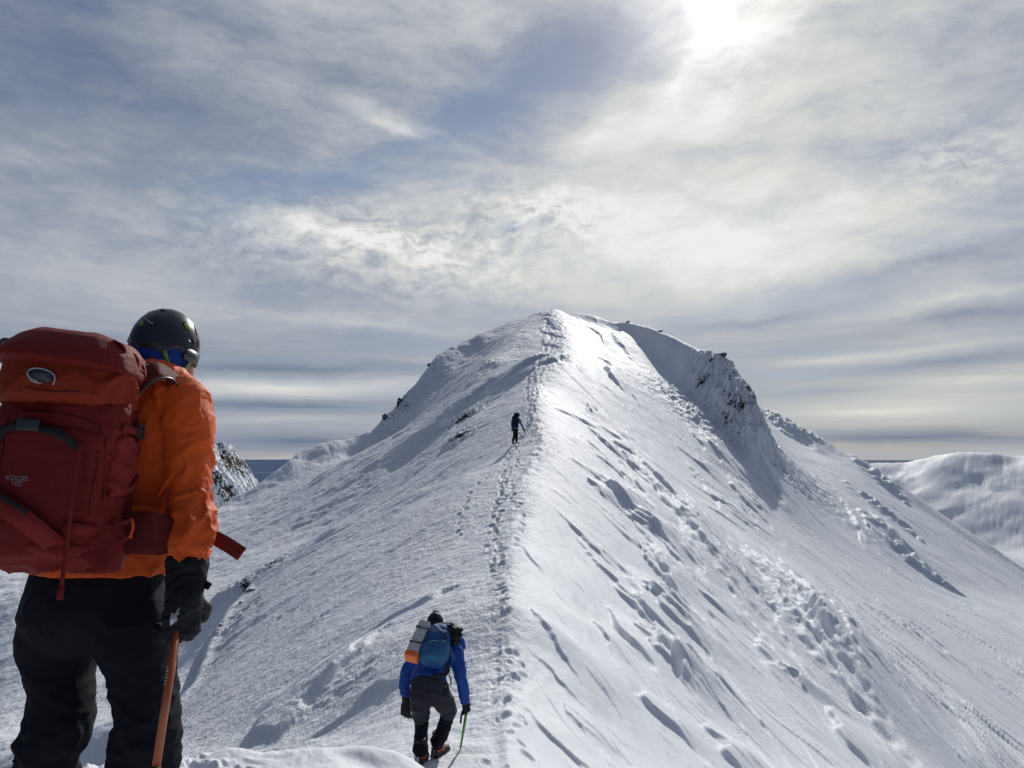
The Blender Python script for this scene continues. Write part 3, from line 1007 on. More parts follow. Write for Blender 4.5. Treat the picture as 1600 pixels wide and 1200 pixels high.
def finish(bm, name, material, root=None, voxel=0, smooth=0, disp=None, flat=False, sub=0, weld=False):
    """bmesh in world coordinates -> one object under root (children keep plain local coordinates)"""
    me = bpy.data.meshes.new(name)
    if weld:
        bmesh.ops.remove_doubles(bm, verts=bm.verts, dist=1e-5)
    bmesh.ops.recalc_face_normals(bm, faces=bm.faces)
    bm.to_mesh(me); bm.free()
    if voxel or smooth or sub:
        o = bpy.data.objects.new('tmp', me); COL.objects.link(o)
        if voxel:
            m = o.modifiers.new('r', 'REMESH'); m.mode = 'VOXEL'; m.voxel_size = voxel
        if smooth:
            m = o.modifiers.new('s', 'SMOOTH'); m.iterations = smooth; m.factor = .5
        if sub:
            m = o.modifiers.new('u', 'SUBSURF'); m.levels = sub; m.render_levels = sub
        dg = bpy.context.evaluated_depsgraph_get()
        me2 = bpy.data.meshes.new_from_object(o.evaluated_get(dg))
        bpy.data.objects.remove(o); bpy.data.meshes.remove(me)
        me = me2; me.name = name
    if disp:
        n = len(me.vertices)
        co = np.zeros(n * 3); me.vertices.foreach_get('co', co); co = co.reshape(-1, 3)
        no = np.zeros(n * 3); me.vertices.foreach_get('normal', no); no = no.reshape(-1, 3)
        d = np.array([disp(Vector(c)) for c in co])
        co = co + no * d[:, None]
        me.vertices.foreach_set('co', co.ravel())
    loc = Vector((0, 0, 0)) if root is None else Vector(root['_base'])
    me.transform(Matrix.Translation(-loc))
    me.polygons.foreach_set('use_smooth', [not flat] * len(me.polygons))
    me.materials.clear(); me.materials.append(material)
    me.update()
    o = bpy.data.objects.new(name, me); COL.objects.link(o)
    if root is not None:
        o.parent = root['_obj']
    return o


class Root(dict):
    pass


def thing(name, base, label, cat, group=None):
    e = bpy.data.objects.new(name, None); COL.objects.link(e)
    e.location = base; e.empty_display_size = .1
    tag(e, label, cat, group)
    r = Root(); r['_base'] = tuple(base); r['_obj'] = e
    return r


def under(part, root):
    """a root handle so that sub-parts can hang on a part of root"""
    r = Root(); r['_base'] = root['_base']; r['_obj'] = part
    return r


def folds(axis, fa, fc, amp, seed=0, sharp=1.5, warp=.35):
    """cloth folds: ridges whose spacing along axis is 1/fa and across it 1/fc metres"""
    axis = Vector(axis).normalized()
    off = Vector((seed * 3.7, seed * 1.3, seed * 2.1))

    def f(v):
        w = v + mno.noise_vector(v * 9 + off) * (warp * .12)
        a = w.dot(axis)
        q = w * fc + axis * (a * (fa - fc)) + off
        r = 1 - abs(mno.noise(q)) * 2.2
        r2 = 1 - abs(mno.noise(q * 2.1 + off)) * 2.2
        r = max(r, 0) ** sharp; r2 = max(r2, 0) ** sharp
        return amp * (r - .35 + .4 * (r2 - .35))
    return f


def fabric(name, col, rough=.75, weave=900, bump=.45, sheen=.03, var=.12, coarse=14, trans=0.0, spec=.3):
    m, g, b = mat(name, col, rough, spec)
    tc = g.n('ShaderNodeTexCoord').outputs['Object']
    n1 = g.noise(tc, 3.5, 5, .6)
    k = g.rng(n1, .3, .7, 1 - var, 1 + var)
    g.put(b.inputs['Base Color'], g.vm('SCALE', tuple(col), scale=k))
    b.inputs['Sheen Weight'].default_value = sheen
    b.inputs['Sheen Roughness'].default_value = .5
    w1 = g.noise(tc, weave, 2, .5)
    w2 = g.noise(tc, coarse, 6, .62)
    h = g.m('ADD', g.m('MULTIPLY', w1, .08), g.m('MULTIPLY', w2, .9))
    bp = g.n('ShaderNodeBump'); bp.inputs['Distance'].default_value = .012; bp.inputs['Strength'].default_value = bump
    g.put(bp.inputs['Height'], h); g.put(b.inputs['Normal'], bp.outputs[0])
    if trans:
        tr = g.n('ShaderNodeBsdfTranslucent'); g.put(tr.inputs['Color'], tuple(col)); g.put(tr.inputs['Normal'], bp.outputs[0])
        mx = g.n('ShaderNodeMixShader'); mx.inputs[0].default_value = trans
        out = [n for n in g.t.nodes if n.type == 'OUTPUT_MATERIAL'][0]
        g.t.links.new(b.outputs[0], mx.inputs[1]); g.t.links.new(tr.outputs[0], mx.inputs[2]); g.t.links.new(mx.outputs[0], out.inputs[0])
    return m


M = {}
M['skin'] = mat('skin', (.55, .30, .21), .5)[0]
M['orange'] = fabric('orange shell', (.74, .105, .014), .62, spec=.2, trans=.05, sheen=.05, bump=.35)
M['red'] = fabric('red pack cloth', (.19, .018, .016), .6, weave=1100, coarse=26, bump=.8, sheen=0, spec=.12)
M['rust'] = fabric('rust pack cloth', (.27, .033, .013), .6, weave=1100, coarse=26, bump=.8, sheen=0, spec=.12)
M['redlight'] = fabric('red side panel', (.24, .026, .022), .65, coarse=26, sheen=0, spec=.12, bump=.8)
M['webred'] = fabric('red webbing', (.19, .022, .017), .7, sheen=0, spec=.12)
M['black'] = fabric('black trousers', (.012, .013, .018), .85, bump=.3, sheen=0, spec=.15)
M['glove'] = fabric('black glove', (.008, .008, .0095), .6, bump=.35, coarse=40, spec=.22, sheen=0)
M['blackweb'] = fabric('black webbing', (.012, .012, .013), .6)
M['buckle'] = mat('black plastic', (.03, .033, .038), .3)[0]
M['grey'] = mat('grey trim', (.42, .42, .42), .5)[0]
M['bluebuff'] = fabric('blue neck tube', (.012, .055, .30), .8, coarse=30)
M['green'] = mat('green webbing', (.22, .34, .05), .6)[0]
M['helmet'] = mat('helmet shell', (.028, .031, .038), .34, .45)[0]
M['hole'] = mat('helmet vent', (.004, .004, .005), .8)[0]
M['silver'] = mat('silver trim', (.6, .62, .62), .3, metal=.8)[0]
M['steel'] = mat('steel', (.45, .46, .48), .35, metal=1)[0]
M['axe_orange'] = fabric('orange shaft', (.46, .105, .025), .42, var=.25, bump=.05, sheen=0, spec=.5)
M['axe_orange2'] = mat('bright orange ring', (.85, .16, .02), .4)[0]
M['textgrey'] = mat('printed grey', (.22, .17, .17), .6)[0]
M['white'] = mat('white', (.75, .75, .73), .5)[0]
M['blue'] = fabric('blue jacket', (.007, .060, .33), .6, trans=.04, sheen=.05)
M['packblue'] = fabric('blue pack', (.012, .075, .23), .65)
M['packblue2'] = fabric('teal blue pocket', (.018, .105, .25), .65)
M['charcoal'] = fabric('charcoal shorts', (.026, .026, .034), .8)
M['foam'] = None
M['foamorange'] = mat('orange foam', (.85, .20, .05), .7)[0]
M['poleg'] = mat('green pole', (.08, .28, .05), .35)[0]
M['boot'] = fabric('boot', (.014, .014, .016), .6)
M['greyjacket'] = fabric('blue grey jacket', (.20, .25, .33), .7)
M['navy'] = fabric('navy pack', (.010, .014, .03), .7)
M['red_cramp'] = mat('red crampon strap', (.65, .06, .03), .5)[0]


def foam_material():
    m, g, b = mat('silver foam', (.5, .5, .5), .5, .5)
    tc = g.n('ShaderNodeTexCoord').outputs['Object']
    v = g.n('ShaderNodeTexVoronoi'); g.put(v.inputs['Vector'], tc); v.inputs['Scale'].default_value = 95
    g.put(b.inputs['Base Color'], g.ramp(v.outputs['Distance'], [(.2, (.05, .05, .05)), (.5, (.62, .62, .60))]))
    return m


M['foam'] = foam_material()


def vsum(a, b, t):
    return a * (1 - t) + b * t


def glove_hand(bm, wrist, tip_dir, palm_n, thumb_dir, s=1.0, curl=.5, spread=.12, gauntlet=None):
    """five-fingered gloved hand: wrist point, direction of the fingers, palm normal, side of the thumb"""
    d = tip_dir.normalized(); n = (palm_n - d * palm_n.dot(d)).normalized()
    t = (thumb_dir - d * thumb_dir.dot(d)); t = (t - n * t.dot(n)).normalized()
    tube(bm, [(wrist - d * .03 * s, .030 * s, .024 * s), (wrist, .031 * s, .024 * s), (wrist + d * .045 * s, .044 * s, .022 * s),
              (wrist + d * .085 * s, .047 * s, .021 * s), (wrist + d * .10 * s, .043 * s, .018 * s)], side=t, n=18, per=3)
    L = [.068, .078, .074, .060]
    for k in range(4):
        o = (.034 - .0225 * k) * s
        b = wrist + d * .088 * s + t * o
        dd = (d + t * spread * (1.2 - .8 * k)).normalized()
        pts = [(b - dd * .02 * s, .0125 * s)]
        ang = 0; c = b
        for j, fr in enumerate((.45, .32, .23)):
            ang += curl * (.9 + .15 * j + .06 * k)
            c = c + (dd * math.cos(ang) + n * math.sin(ang)) * L[k] * s * fr
            pts.append((c, (.0125 - .001 * j) * s))
        tube(bm, [(p[0], p[1], p[1]) for p in pts], side=t, n=12, per=3)
        ball(bm, c, (.0108 * s,) * 3, n=10)
    b = wrist + d * .025 * s + t * .03 * s
    td = (d * .55 + t * .75 + n * .25).normalized()
    c1 = b + td * .038 * s; td2 = (d * .8 + t * .35 + n * (.3 + curl * .4)).normalized(); c2 = c1 + td2 * .030 * s; c3 = c2 + (td2 + n * curl * .5).normalized() * .022 * s
    tube(bm, [(b - td * .015 * s, .017 * s, .017 * s), (c1, .0145 * s, .0145 * s), (c2, .013 * s, .013 * s), (c3, .0105 * s, .0105 * s)], side=n, n=12, per=3)
    ball(bm, c3, (.0105 * s,) * 3, n=10)


def boot_mesh(bm, ankle, fwd, up=Vector((0, 0, 1)), s=1.0):
    side = fwd.cross(up).normalized()
    sole = ankle - up * .10 * s
    tube(bm, [(ankle + up * .14 * s - fwd * .005 * s, .056 * s, .062 * s), (ankle + up * .05 * s, .052 * s, .060 * s), (ankle - up * .03 * s, .050 * s, .066 * s)], side=side, n=18)
    tube(bm, [(sole - fwd * .085 * s + up * .035 * s, .030 * s, .030 * s), (sole - fwd * .06 * s + up * .045 * s, .042 * s, .046 * s), (sole + fwd * .02 * s + up * .05 * s, .044 * s, .052 * s),
              (sole + fwd * .10 * s + up * .036 * s, .050 * s, .038 * s), (sole + fwd * .165 * s + up * .03 * s, .045 * s, .030 * s), (sole + fwd * .20 * s + up * .028 * s, .026 * s, .020 * s)], side=side, n=18)
    Mx = Matrix((side, fwd, up)).transposed()
    box(bm, sole + fwd * .055 * s + up * .008 * s, (.044 * s, .145 * s, .012 * s), Mx, .008 * s)


def crampon(root, part, ankle, fwd, up=Vector((0, 0, 1)), s=1.0):
    side = fwd.cross(up).normalized(); sole = ankle - up * .102 * s
    Mx = Matrix((side, fwd, up)).transposed()
    bm = bmesh.new()
    box(bm, sole + fwd * .12 * s - up * .006 * s, (.042 * s, .055 * s, .003 * s), Mx)
    box(bm, sole - fwd * .05 * s - up * .006 * s, (.034 * s, .035 * s, .003 * s), Mx)
    box(bm, sole + fwd * .035 * s - up * .006 * s, (.012 * s, .06 * s, .002 * s), Mx)
    for a, b in ((.17, .03), (.17, -.03), (.12, .042), (.12, -.042), (.07, .04), (.07, -.04), (-.02, .034), (-.02, -.034), (-.08, .028), (-.08, -.028)):
        c = sole + fwd * a * s + side * b * s - up * .008 * s
        tip = c - up * .028 * s + (fwd * .03 * s if a > .16 else Vector())
        tube(bm, [(c, .007 * s, .003 * s), (tip, .001, .001)], side=fwd, n=6, smooth=False)
    box(bm, sole - fwd * .092 * s + up * .045 * s, (.016 * s, .004 * s, .05 * s), Mx, .002 * s)
    finish(bm, 'crampon', M['steel'], under(part, root), flat=True)
    bm = bmesh.new()
    c = ankle - up * .03 * s
    pts = [c + side * .058 * s * math.cos(a) + fwd * (.075 * s * math.sin(a)) for a in np.linspace(0, 2 * math.pi, 17)]
    strap(bm, pts, lambda p: (p - c), .014 * s, .004)
    finish(bm, 'strap', M['red_cramp'], under(part, root))
# ================================================================== the climber in orange, close on the left
def climber_orange():
    gx, gy = -1.28, 2.42
    base = (gx, gy, ground(gx, gy))
    yaw = math.radians(0)
    f = Vector((math.sin(yaw), math.cos(yaw), 0)); r = Vector((math.cos(yaw), -math.sin(yaw), 0)); up = Vector((0, 0, 1))
    R_ = thing('person', base, 'climber in orange jacket, dark helmet and black trousers standing close at the left edge', 'person')
    Pp = P
    pel = Pp(152, 930, 2.44); chest = Pp(222, 700, 2.42); neck = Pp(242, 612, 2.46); head = Pp(257, 548, 2.50)
    shR = Pp(287, 638, 2.38); shL = Pp(112, 640, 2.42)
    elR = Pp(296, 765, 2.33); wrR = Pp(290, 885, 2.28)
    hipR = Pp(205, 950, 2.41); hipL = Pp(95, 955, 2.52)
    knR = Pp(228, 1135, 2.41); knL = Pp(100, 1130, 2.48)
    gR = Vector((-1.13, 2.40, 0)); gR.z = ground(gR.x, gR.y); gL = Vector((-1.50, 2.55, 0)); gL.z = ground(gL.x, gL.y)
    anR = gR + up * .12; anL = gL + up * .12
    elL = shL + Vector((-.02, .10, -.29)); wrL = elL + Vector((.10, .20, -.12))
    # ---- body: one continuous figure under the clothes
    bm = bmesh.new()
    tube(bm, [(pel + up * -.04 + f * .02, .14, .09), (pel + up * .08, .15, .105), (vsum(pel, chest, .5), .13, .10), (chest, .165, .11), (chest + up * .12, .15, .09), (neck, .055, .058), (neck + up * .06, .052, .055)], side=r)
    hy = math.radians(46); hf = Vector((math.sin(hy), math.cos(hy), -.22)).normalized(); hr = Vector((math.cos(hy), -math.sin(hy), 0)); hu = hr.cross(hf)
    MH = Matrix((hr, hf, hu)).transposed()
    hc = head + Vector((0, 0, 0))
    ball(bm, hc, (.075, .095, .105), MH)                                   # skull
    ball(bm, hc + hf * .045 - hu * .055, (.052, .05, .065), MH)            # jaw
    ball(bm, hc + hf * .100 - hu * .035, (.013, .020, .024), MH)           # nose
    ball(bm, hc + hf * .088 - hu * .068, (.026, .012, .008), MH)           # mouth
    for sd in (-1, 1):
        ball(bm, hc + hf * .075 - hu * .012 + hr * sd * .032, (.016, .014, .010), MH)
        ball(bm, hc + hr * sd * .070 - hu * .02 - hf * .005, (.008, .020, .030), MH)
    for sh, el, wr in ((shR, elR, wrR), (shL, elL, wrL)):
        tube(bm, [(chest + up * .10, .06, .06), (sh, .050, .050), (vsum(sh, el, .5), .044, .044), (el, .037, .037), (vsum(el, wr, .4), .036, .036), (wr, .024, .024), (wr + (wr - el).normalized() * .03, .026, .022)], side=r, n=16)
    for hp, kn, an in ((hipR, knR, anR), (hipL, knL, anL)):
        tube(bm, [(hp + up * .05 + f * .03, .07, .075), (vsum(hp, kn, .4), .068, .072), (kn, .052, .056), (vsum(kn, an, .35), .052, .056), (an, .035, .038), (an - up * .05, .035, .05)], side=r, n=16)
    finish(bm, 'body', M['skin'], R_, voxel=.012, smooth=3)
    # ---- trousers
    bm = bmesh.new()
    tube(bm, [(Pp(150, 872, 2.44), .185, .12), (Pp(150, 905, 2.44), .205, .15), (Pp(150, 955, 2.44), .222, .165), (Pp(152, 990, 2.44), .205, .14), (Pp(155, 1015, 2.44), .12, .10)], side=r, n=28)
    tube(bm, [(Pp(115, 915, 2.46), .09, .10), (Pp(96, 985, 2.46), .123, .13), (Pp(94, 1050, 2.46), .092, .115), (Pp(96, 1105, 2.45), .092, .11), (Pp(91, 1135, 2.45), .094, .11),
              (Pp(76, 1170, 2.46), .082, .10), (Pp(72, 1230, 2.50), .086, .09), (anL + up * .14, .075, .08), (anL + up * .03, .07, .08)], side=r, n=24)
    tube(bm, [(Pp(195, 905, 2.44), .09, .10), (Pp(209, 985, 2.41), .118, .125), (Pp(222, 1050, 2.40), .094, .115), (Pp(228, 1095, 2.39), .087, .105), (Pp(229, 1125, 2.39), .087, .105),
              (Pp(224, 1170, 2.40), .092, .10), (Pp(224, 1230, 2.41), .088, .09), (anR + up * .14, .075, .08), (anR + up * .03, .07, .08)], side=r, n=24)
    fd = folds((.1, 0, 1), 12, 4.5, .012, 3, warp=1.0)
    fd2 = folds((.75, 0, 1), 6, 2.0, .010, 8, warp=.8)

    def dt(v):
        z = v.z
        k = .12 + 1.15 * min(max((-.58 - z) / .3, 0), 1)
        return fd(v) * k + fd2(v) * .8
    tr = finish(bm, 'trousers', M['black'], R_, voxel=.008, smooth=6, disp=dt)
    # ---- boots
    for an, sgn in ((anR, 1), (anL, -1)):
        bm = bmesh.new(); boot_mesh(bm, an, (f + r * .15 * sgn).normalized(), s=1.1)
        b_ = finish(bm, 'boot', M['boot'], R_, voxel=.007, smooth=2)
        crampon(R_, b_, an, (f + r * .15 * sgn).normalized(), s=1.1)
    # ---- jacket: torso, sleeves, hem
    bm = bmesh.new()
    tube(bm, [(Pp(158, 893, 2.44), .222, .165), (Pp(160, 868, 2.44), .218, .165), (Pp(170, 830, 2.44), .212, .16), (Pp(182, 780, 2.43), .205, .16), (Pp(200, 720, 2.43), .200, .16),
              (Pp(222, 665, 2.42), .185, .14), (Pp(234, 625, 2.43), .15, .115), (Pp(240, 604, 2.46), .085, .085), (Pp(242, 594, 2.47), .080, .080)], side=r, n=32)
    tube(bm, [(Pp(250, 628, 2.38), .085, .085), (Pp(278, 625, 2.39), .088, .085), (Pp(293, 660, 2.37), .082, .085), (Pp(295, 715, 2.355), .068, .078), (Pp(295, 765, 2.34), .065, .075),
              (Pp(295, 805, 2.31), .066, .074), (Pp(295, 840, 2.29), .065, .070), (Pp(294, 862, 2.28), .060, .062), (Pp(293, 870, 2.28), .055, .056)], side=r, n=28)
    tube(bm, [(vsum(chest, shL, .6) + up * .08, .085, .085), (shL, .085, .08), (vsum(shL, elL, .5), .075, .075), (elL, .068, .068), (vsum(elL, wrL, .6), .06, .06), (wrL, .05, .05)], side=r, n=24)
    ax = (elR - shR).normalized()
    fa = folds((.35, 0, 1), 12, 4.0, .013, 5, sharp=4.0, warp=1.2)
    fb = folds((-.7, .1, 1), 9, 2.2, .008, 9, sharp=3.0, warp=.8)
    cuffz = Pp(296, 820, 2.2).z
    shz = shR.z

    def dj(v):
        arm = v.x > Pp(262, 700, 2.2).x and v.y < 2.46
        if arm:
            k = .30 + 1.0 * min(max((shz - .03 - v.z) / .3, 0), 1)
            e = .012 * math.exp(-((v.z - cuffz + .03) / .05) ** 2)
            return fa(v) * k + fb(v) * .8 + e
        return fb(v) * .9 + fa(v) * .3
    jk = finish(bm, 'jacket', M['orange'], R_, voxel=.007, smooth=5, disp=dj)
    # collar / hood bundle at the nape
    bm = bmesh.new()
    cc = Pp(240, 580, 2.46)
    for k, (z, ra, th) in enumerate(((-.045, .108, .028), (-.022, .100, .024), (.000, .092, .014))):
        pts = [(cc + up * z + r * ra * math.cos(a) + f * ra * .95 * math.sin(a) - up * .018 * math.sin(a), th, th) for a in np.linspace(-math.pi * 1.12, math.pi * .12, 12)]
        tube(bm, pts, side=up, n=10, per=3)
    finish(bm, 'collar', M['orange'], under(jk, R_), voxel=.006, smooth=3, disp=folds((1, .3, .2), 14, 5, .008, 4))
    # hem cord
    bm = bmesh.new()
    pts = [(Pp(272, 738, 2.24), .0022, .0022), (Pp(262, 752, 2.235), .0022, .0022), (Pp(248, 774, 2.24), .0022, .0022)]
    tube(bm, pts, n=6); finish(bm, 'drawcord', M['orange'], under(jk, R_)); bm = bmesh.new(); pts = [(Pp(262, 765, 2.355), .003, .003), (Pp(263, 778, 2.355), .005, .004), (Pp(260, 795, 2.355), .003, .003), (Pp(258, 808, 2.355), .002, .002)]
    tube(bm, pts, n=6)
    finish(bm, 'drawcord', M['orange'], under(jk, R_))

    # ---- neck tube (blue) and head cover
    bm = bmesh.new()
    ball(bm, hc - hf * .004, (.083, .101, .112), MH, 28)
    ball(bm, hc + hf * .040 - hu * .060, (.056, .052, .062), MH)
    tube(bm, [(hc - hu * .03 - hf * .02, .082, .088), (vsum(hc, neck, .6) - hf * .010, .080, .082), (neck + up * .0, .082, .084)], side=hr, n=24)
    finish(bm, 'neck_tube', M['bluebuff'], R_, voxel=.006, smooth=3, disp=folds((0, .3, 1), 26, 4, .0055, 2, sharp=1.2))
    # sliver of cheek and the dark glasses
    bm = bmesh.new()
    ball(bm, hc + hf * .066 + hr * .020 - hu * .050, (.034, .036, .038), MH, 20)
    finish(bm, 'face', M['skin'], R_)
    bm = bmesh.new()
    gl = [hc + hf * (.108 * math.cos(a)) + hr * (.088 * math.sin(a)) - hu * .006 for a in np.linspace(-1.25, 1.25, 13)]
    strap(bm, gl, lambda p: (p - hc), .045, .006)
    finish(bm, 'goggles', M['buckle'], R_, smooth=1)

    # ---- helmet
    hel = hc + hu * .018 + hf * -.004
    AX, AY, AZ_ = .092, .109, .121

    def hp(az_, t, off=0.0):
        """point of the shell: az_ round the head (0 = front, 90 = right), t 0 at the rim .. 1 at the crown"""
        back = (1 - math.cos(az_)) / 2
        rim = -.20 + .02 * back - .36 * math.exp(-((abs(az_) - math.radians(128)) / .50) ** 2) * 1.0 + .10 * math.exp(-((abs(az_) - math.radians(84)) / .28) ** 2) - .22 * math.exp(-((abs(az_) - math.radians(30)) / .45) ** 2) + .06 * math.exp(-((abs(az_) - math.pi) / .4) ** 2)
        e = rim + (math.pi / 2 - rim) * t
        ce, se = math.cos(e), math.sin(e)
        q = Vector((math.sin(az_) * ce * (AX + off), math.cos(az_) * ce * (AY + off), se * (AZ_ + off)))
        if e < 0:
            q.x *= 1 - .10 * e * e; q.y *= 1 - .10 * e * e
        return hel + MH @ q

    bm = bmesh.new()
    rs = []
    for i in range(25):
        t = (i / 24) ** 1.0 * .985
        rs.append([hp(a, t, .0) for a in np.linspace(0, 2 * math.pi, 73)[:-1] - math.pi])
    inner = [[hp(a, t, -.016) for a in np.linspace(0, 2 * math.pi, 73)[:-1] - math.pi] for t in (.985, .8, .5, .25, .05)]
    roll = [[hp(a, -.004, -.008) for a in np.linspace(0, 2 * math.pi, 73)[:-1] - math.pi]]
    loft(bm, [list(x) for x in roll + rs[:]])
    loft(bm, [list(x) for x in inner])
    hs = finish(bm, 'helmet', M['helmet'], R_)
    hh = under(hs, R_)

    def lens(az0, t0, wa, wt, rot, material, off, name, n=20, sharp=1.0):
        bm = bmesh.new()
        rr = []
        for q, o in ((1.0, off - .004), (1.0, off), (.55, off + .0006), (.02, off + .0008)):
            row = []
            for k in range(n):
                a = 2 * math.pi * k / n
                x, y = math.cos(a), math.sin(a) * (1 - abs(math.cos(a)) ** 3 * sharp * .8)
                x, y = x * math.cos(rot) - y * math.sin(rot) * .55, x * math.sin(rot) * .6 + y * math.cos(rot)
                row.append(hp(az0 + x * wa * q, t0 + y * wt * q, o))
            rr.append(row)
        loft(bm, rr)
        return finish(bm, name, material, hh)
    d2 = math.radians
    # vents on the right side and rear, two of them lined with green foam
    lens(d2(72), .44, .21, .075, .25, M['hole'], .0012, 'vent'); lens(d2(71), .425, .17, .055, .25, M['green'], .0024, 'vent_liner')
    lens(d2(56), .26, .12, .045, -.15, M['hole'], .0012, 'vent'); lens(d2(66), .205, .06, .012, -.5, M['silver'], .002, 'vent_rim')
    lens(d2(44), .50, .05, .09, 0, M['hole'], .0012, 'vent'); lens(d2(40), .31, .04, .06, 0, M['hole'], .0012, 'vent')
    lens(d2(140), .72, .26, .035, .05, M['hole'], .0012, 'vent'); lens(d2(160), .33, .12, .038, 0, M['green'], .0010, 'vent_liner', sharp=.2)
    lens(d2(-165), .60, .10, .05, .2, M['hole'], .0012, 'vent')
    lens(d2(-10), .5, .10, .12, .0, M['hole'], .0012, 'vent'); lens(d2(-70), .44, .2, .075, -.25, M['hole'], .0012, 'vent')
    # printed line of small grey letters
    bm = bmesh.new()
    x = 176.0
    _q = random.Random(3)
    for wdt in (6, 3, 4.5, 3, 4, 3, 4.5, 4, 4.5, 3, 4):
        hgt = .020 if wdt == 5 else .011
        loft(bm, [[hp(d2(x), .42 - hgt, .0012), hp(d2(x - wdt * .7), .42 - hgt, .0012), hp(d2(x - wdt * .7), .42 + hgt, .0012), hp(d2(x), .42 + hgt, .0012)],
                  [hp(d2(x), .42 - hgt, .0016), hp(d2(x - wdt * .7), .42 - hgt, .0016), hp(d2(x - wdt * .7), .42 + hgt, .0016), hp(d2(x), .42 + hgt, .0016)]])
        x -= wdt
    finish(bm, 'lettering', M['grey'], hh, flat=True)
    # lamp clip at the back
    bm = bmesh.new()
    box(bm, hp(d2(-140), .22, .002), (.012, .010, .010), MH, .004)
    finish(bm, 'lamp_clip', M['buckle'], hh)
    # chin straps
    chin = hc + hf * .070 - hu * .115
    ear = hc + hr * .084 - hu * .100 + hf * .022
    for s0, s1 in ((hp(d2(104), .03, .001), ear), (hp(d2(46), .02, .000), ear), (ear, chin)):
        bm = bmesh.new()
        m_ = (s0 + s1) / 2; o_ = (m_ - hc).normalized()
        strap(bm, [s0, m_ + o_ * .010, s1], lambda p: (p - hc + hu * .04), .013, .003)
        finish(bm, 'chin_strap', M['green'], hh)
    # ---- right glove, closed on the axe head
    bm = bmesh.new()
    wr = Pp(290, 925, 2.25)
    tube(bm, [(Pp(293, 866, 2.28), .055, .055), (Pp(292, 880, 2.28), .060, .058), (Pp(291, 905, 2.27), .056, .052), (Pp(288, 930, 2.25), .051, .045), (Pp(286, 948, 2.25), .052, .042)], side=r, n=22)
    dn = Vector((-.06, .06, -1)).normalized()
    glove_hand(bm, Pp(287, 925, 2.25), dn, (r * -.75 + f * .6).normalized(), (f * .75 + r * .6).normalized(), s=1.30, curl=.95, spread=.02)
    gl = finish(bm, 'glove', M['glove'], R_, voxel=.0042, smooth=3, disp=folds((0, 0, 1), 30, 12, .0045, 6))
    gh = under(gl, R_)
    bm = bmesh.new()
    strap(bm, [Pp(300, 908, 2.27), Pp(315, 910, 2.28), Pp(328, 917, 2.26)], Vector((.1, -1, .3)), .021, .003)
    finish(bm, 'strap', M['blackweb'], gh)
    bm = bmesh.new()
    q = [Pp(272, 969, 2.175), Pp(274, 958, 2.173), Pp(281, 949, 2.175), Pp(278, 957, 2.173), Pp(282, 958, 2.175), Pp(276, 963, 2.173)]
    nv = Vector((0, -.004, 0))
    loft(bm, [q, [p + nv for p in q]])
    finish(bm, 'emblem', M['textlight'], gh, flat=True)
    bm = bmesh.new()
    tube(bm, [(wrL - (wrL - elL).normalized() * .03, .05, .05), (wrL, .052, .05), (wrL + (wrL - elL).normalized() * .05, .046, .044)], side=r)
    glove_hand(bm, wrL + (wrL - elL).normalized() * .04, (wrL - elL).normalized(), r, f, s=1.15, curl=.35)
    finish(bm, 'glove', M['glove'], R_, voxel=.006, smooth=2)

    # ---- ice axe, a thing of its own held in the right glove
    top = Pp(279, 968, 2.24); bot = Pp(243, 1205, 2.15); dv = (bot - top).normalized()
    A_ = thing('ice_axe', tuple(top + dv * .60), 'ice axe with scratched orange shaft held in the right glove of the orange-jacketed climber', 'ice axe')
    bm = bmesh.new(); tube(bm, [(top, .0105, .0145), (top + dv * .386, .0105, .0145)], side=r, n=20, smooth=False)
    sh_ = finish(bm, 'shaft', M['axe_orange'], A_)
    bm = bmesh.new(); tube(bm, [(top + dv * .378, .0125, .0165), (top + dv * .398, .0125, .0165)], side=r, n=20, smooth=False)
    finish(bm, 'collar', M['blackweb'], A_)
    bm = bmesh.new(); tube(bm, [(top + dv * .398, .0118, .016), (top + dv * .404, .0118, .016)], side=r, n=20, smooth=False)
    finish(bm, 'ring', M['axe_orange2'], A_)
    bm = bmesh.new(); tube(bm, [(top + dv * .404, .0112, .015), (top + dv * .54, .0112, .015)], side=r, n=20, smooth=False)
    finish(bm, 'grip', M['blackweb'], A_)
    bm = bmesh.new(); tube(bm, [(top + dv * .54, .008, .012), (top + dv * .60, .001, .001)], side=r, n=10, smooth=False)
    finish(bm, 'spike', M['steel'], A_)
    bm = bmesh.new()
    hd = f
    tube(bm, [(top - dv * .012 - hd * .055, .003, .018), (top - dv * .010, .009, .014), (top - dv * .008 + hd * .09, .003, .012), (top + dv * .01 + hd * .15, .002, .003)], side=r, n=10)
    finish(bm, 'head', M['steel'], A_)
    bm = bmesh.new()                                    # worn letters on the shaft
    fx = P(276, 1030, 2.175); fr_ = dv.cross(Vector((0, -1, 0))).normalized()
    for k, wdt in enumerate((.006, .009, .005, .008, .007, .006)):
        c = top + dv * (.125 + k * .0085) + Vector((0, -.0146, 0)) + fr_ * .004
        box(bm, c, (.0028, .0006, wdt / 4), None)
    finish(bm, 'lettering', M['grey'], A_, flat=True)
    return dict(f=f, r=r, chest=chest, pel=pel)


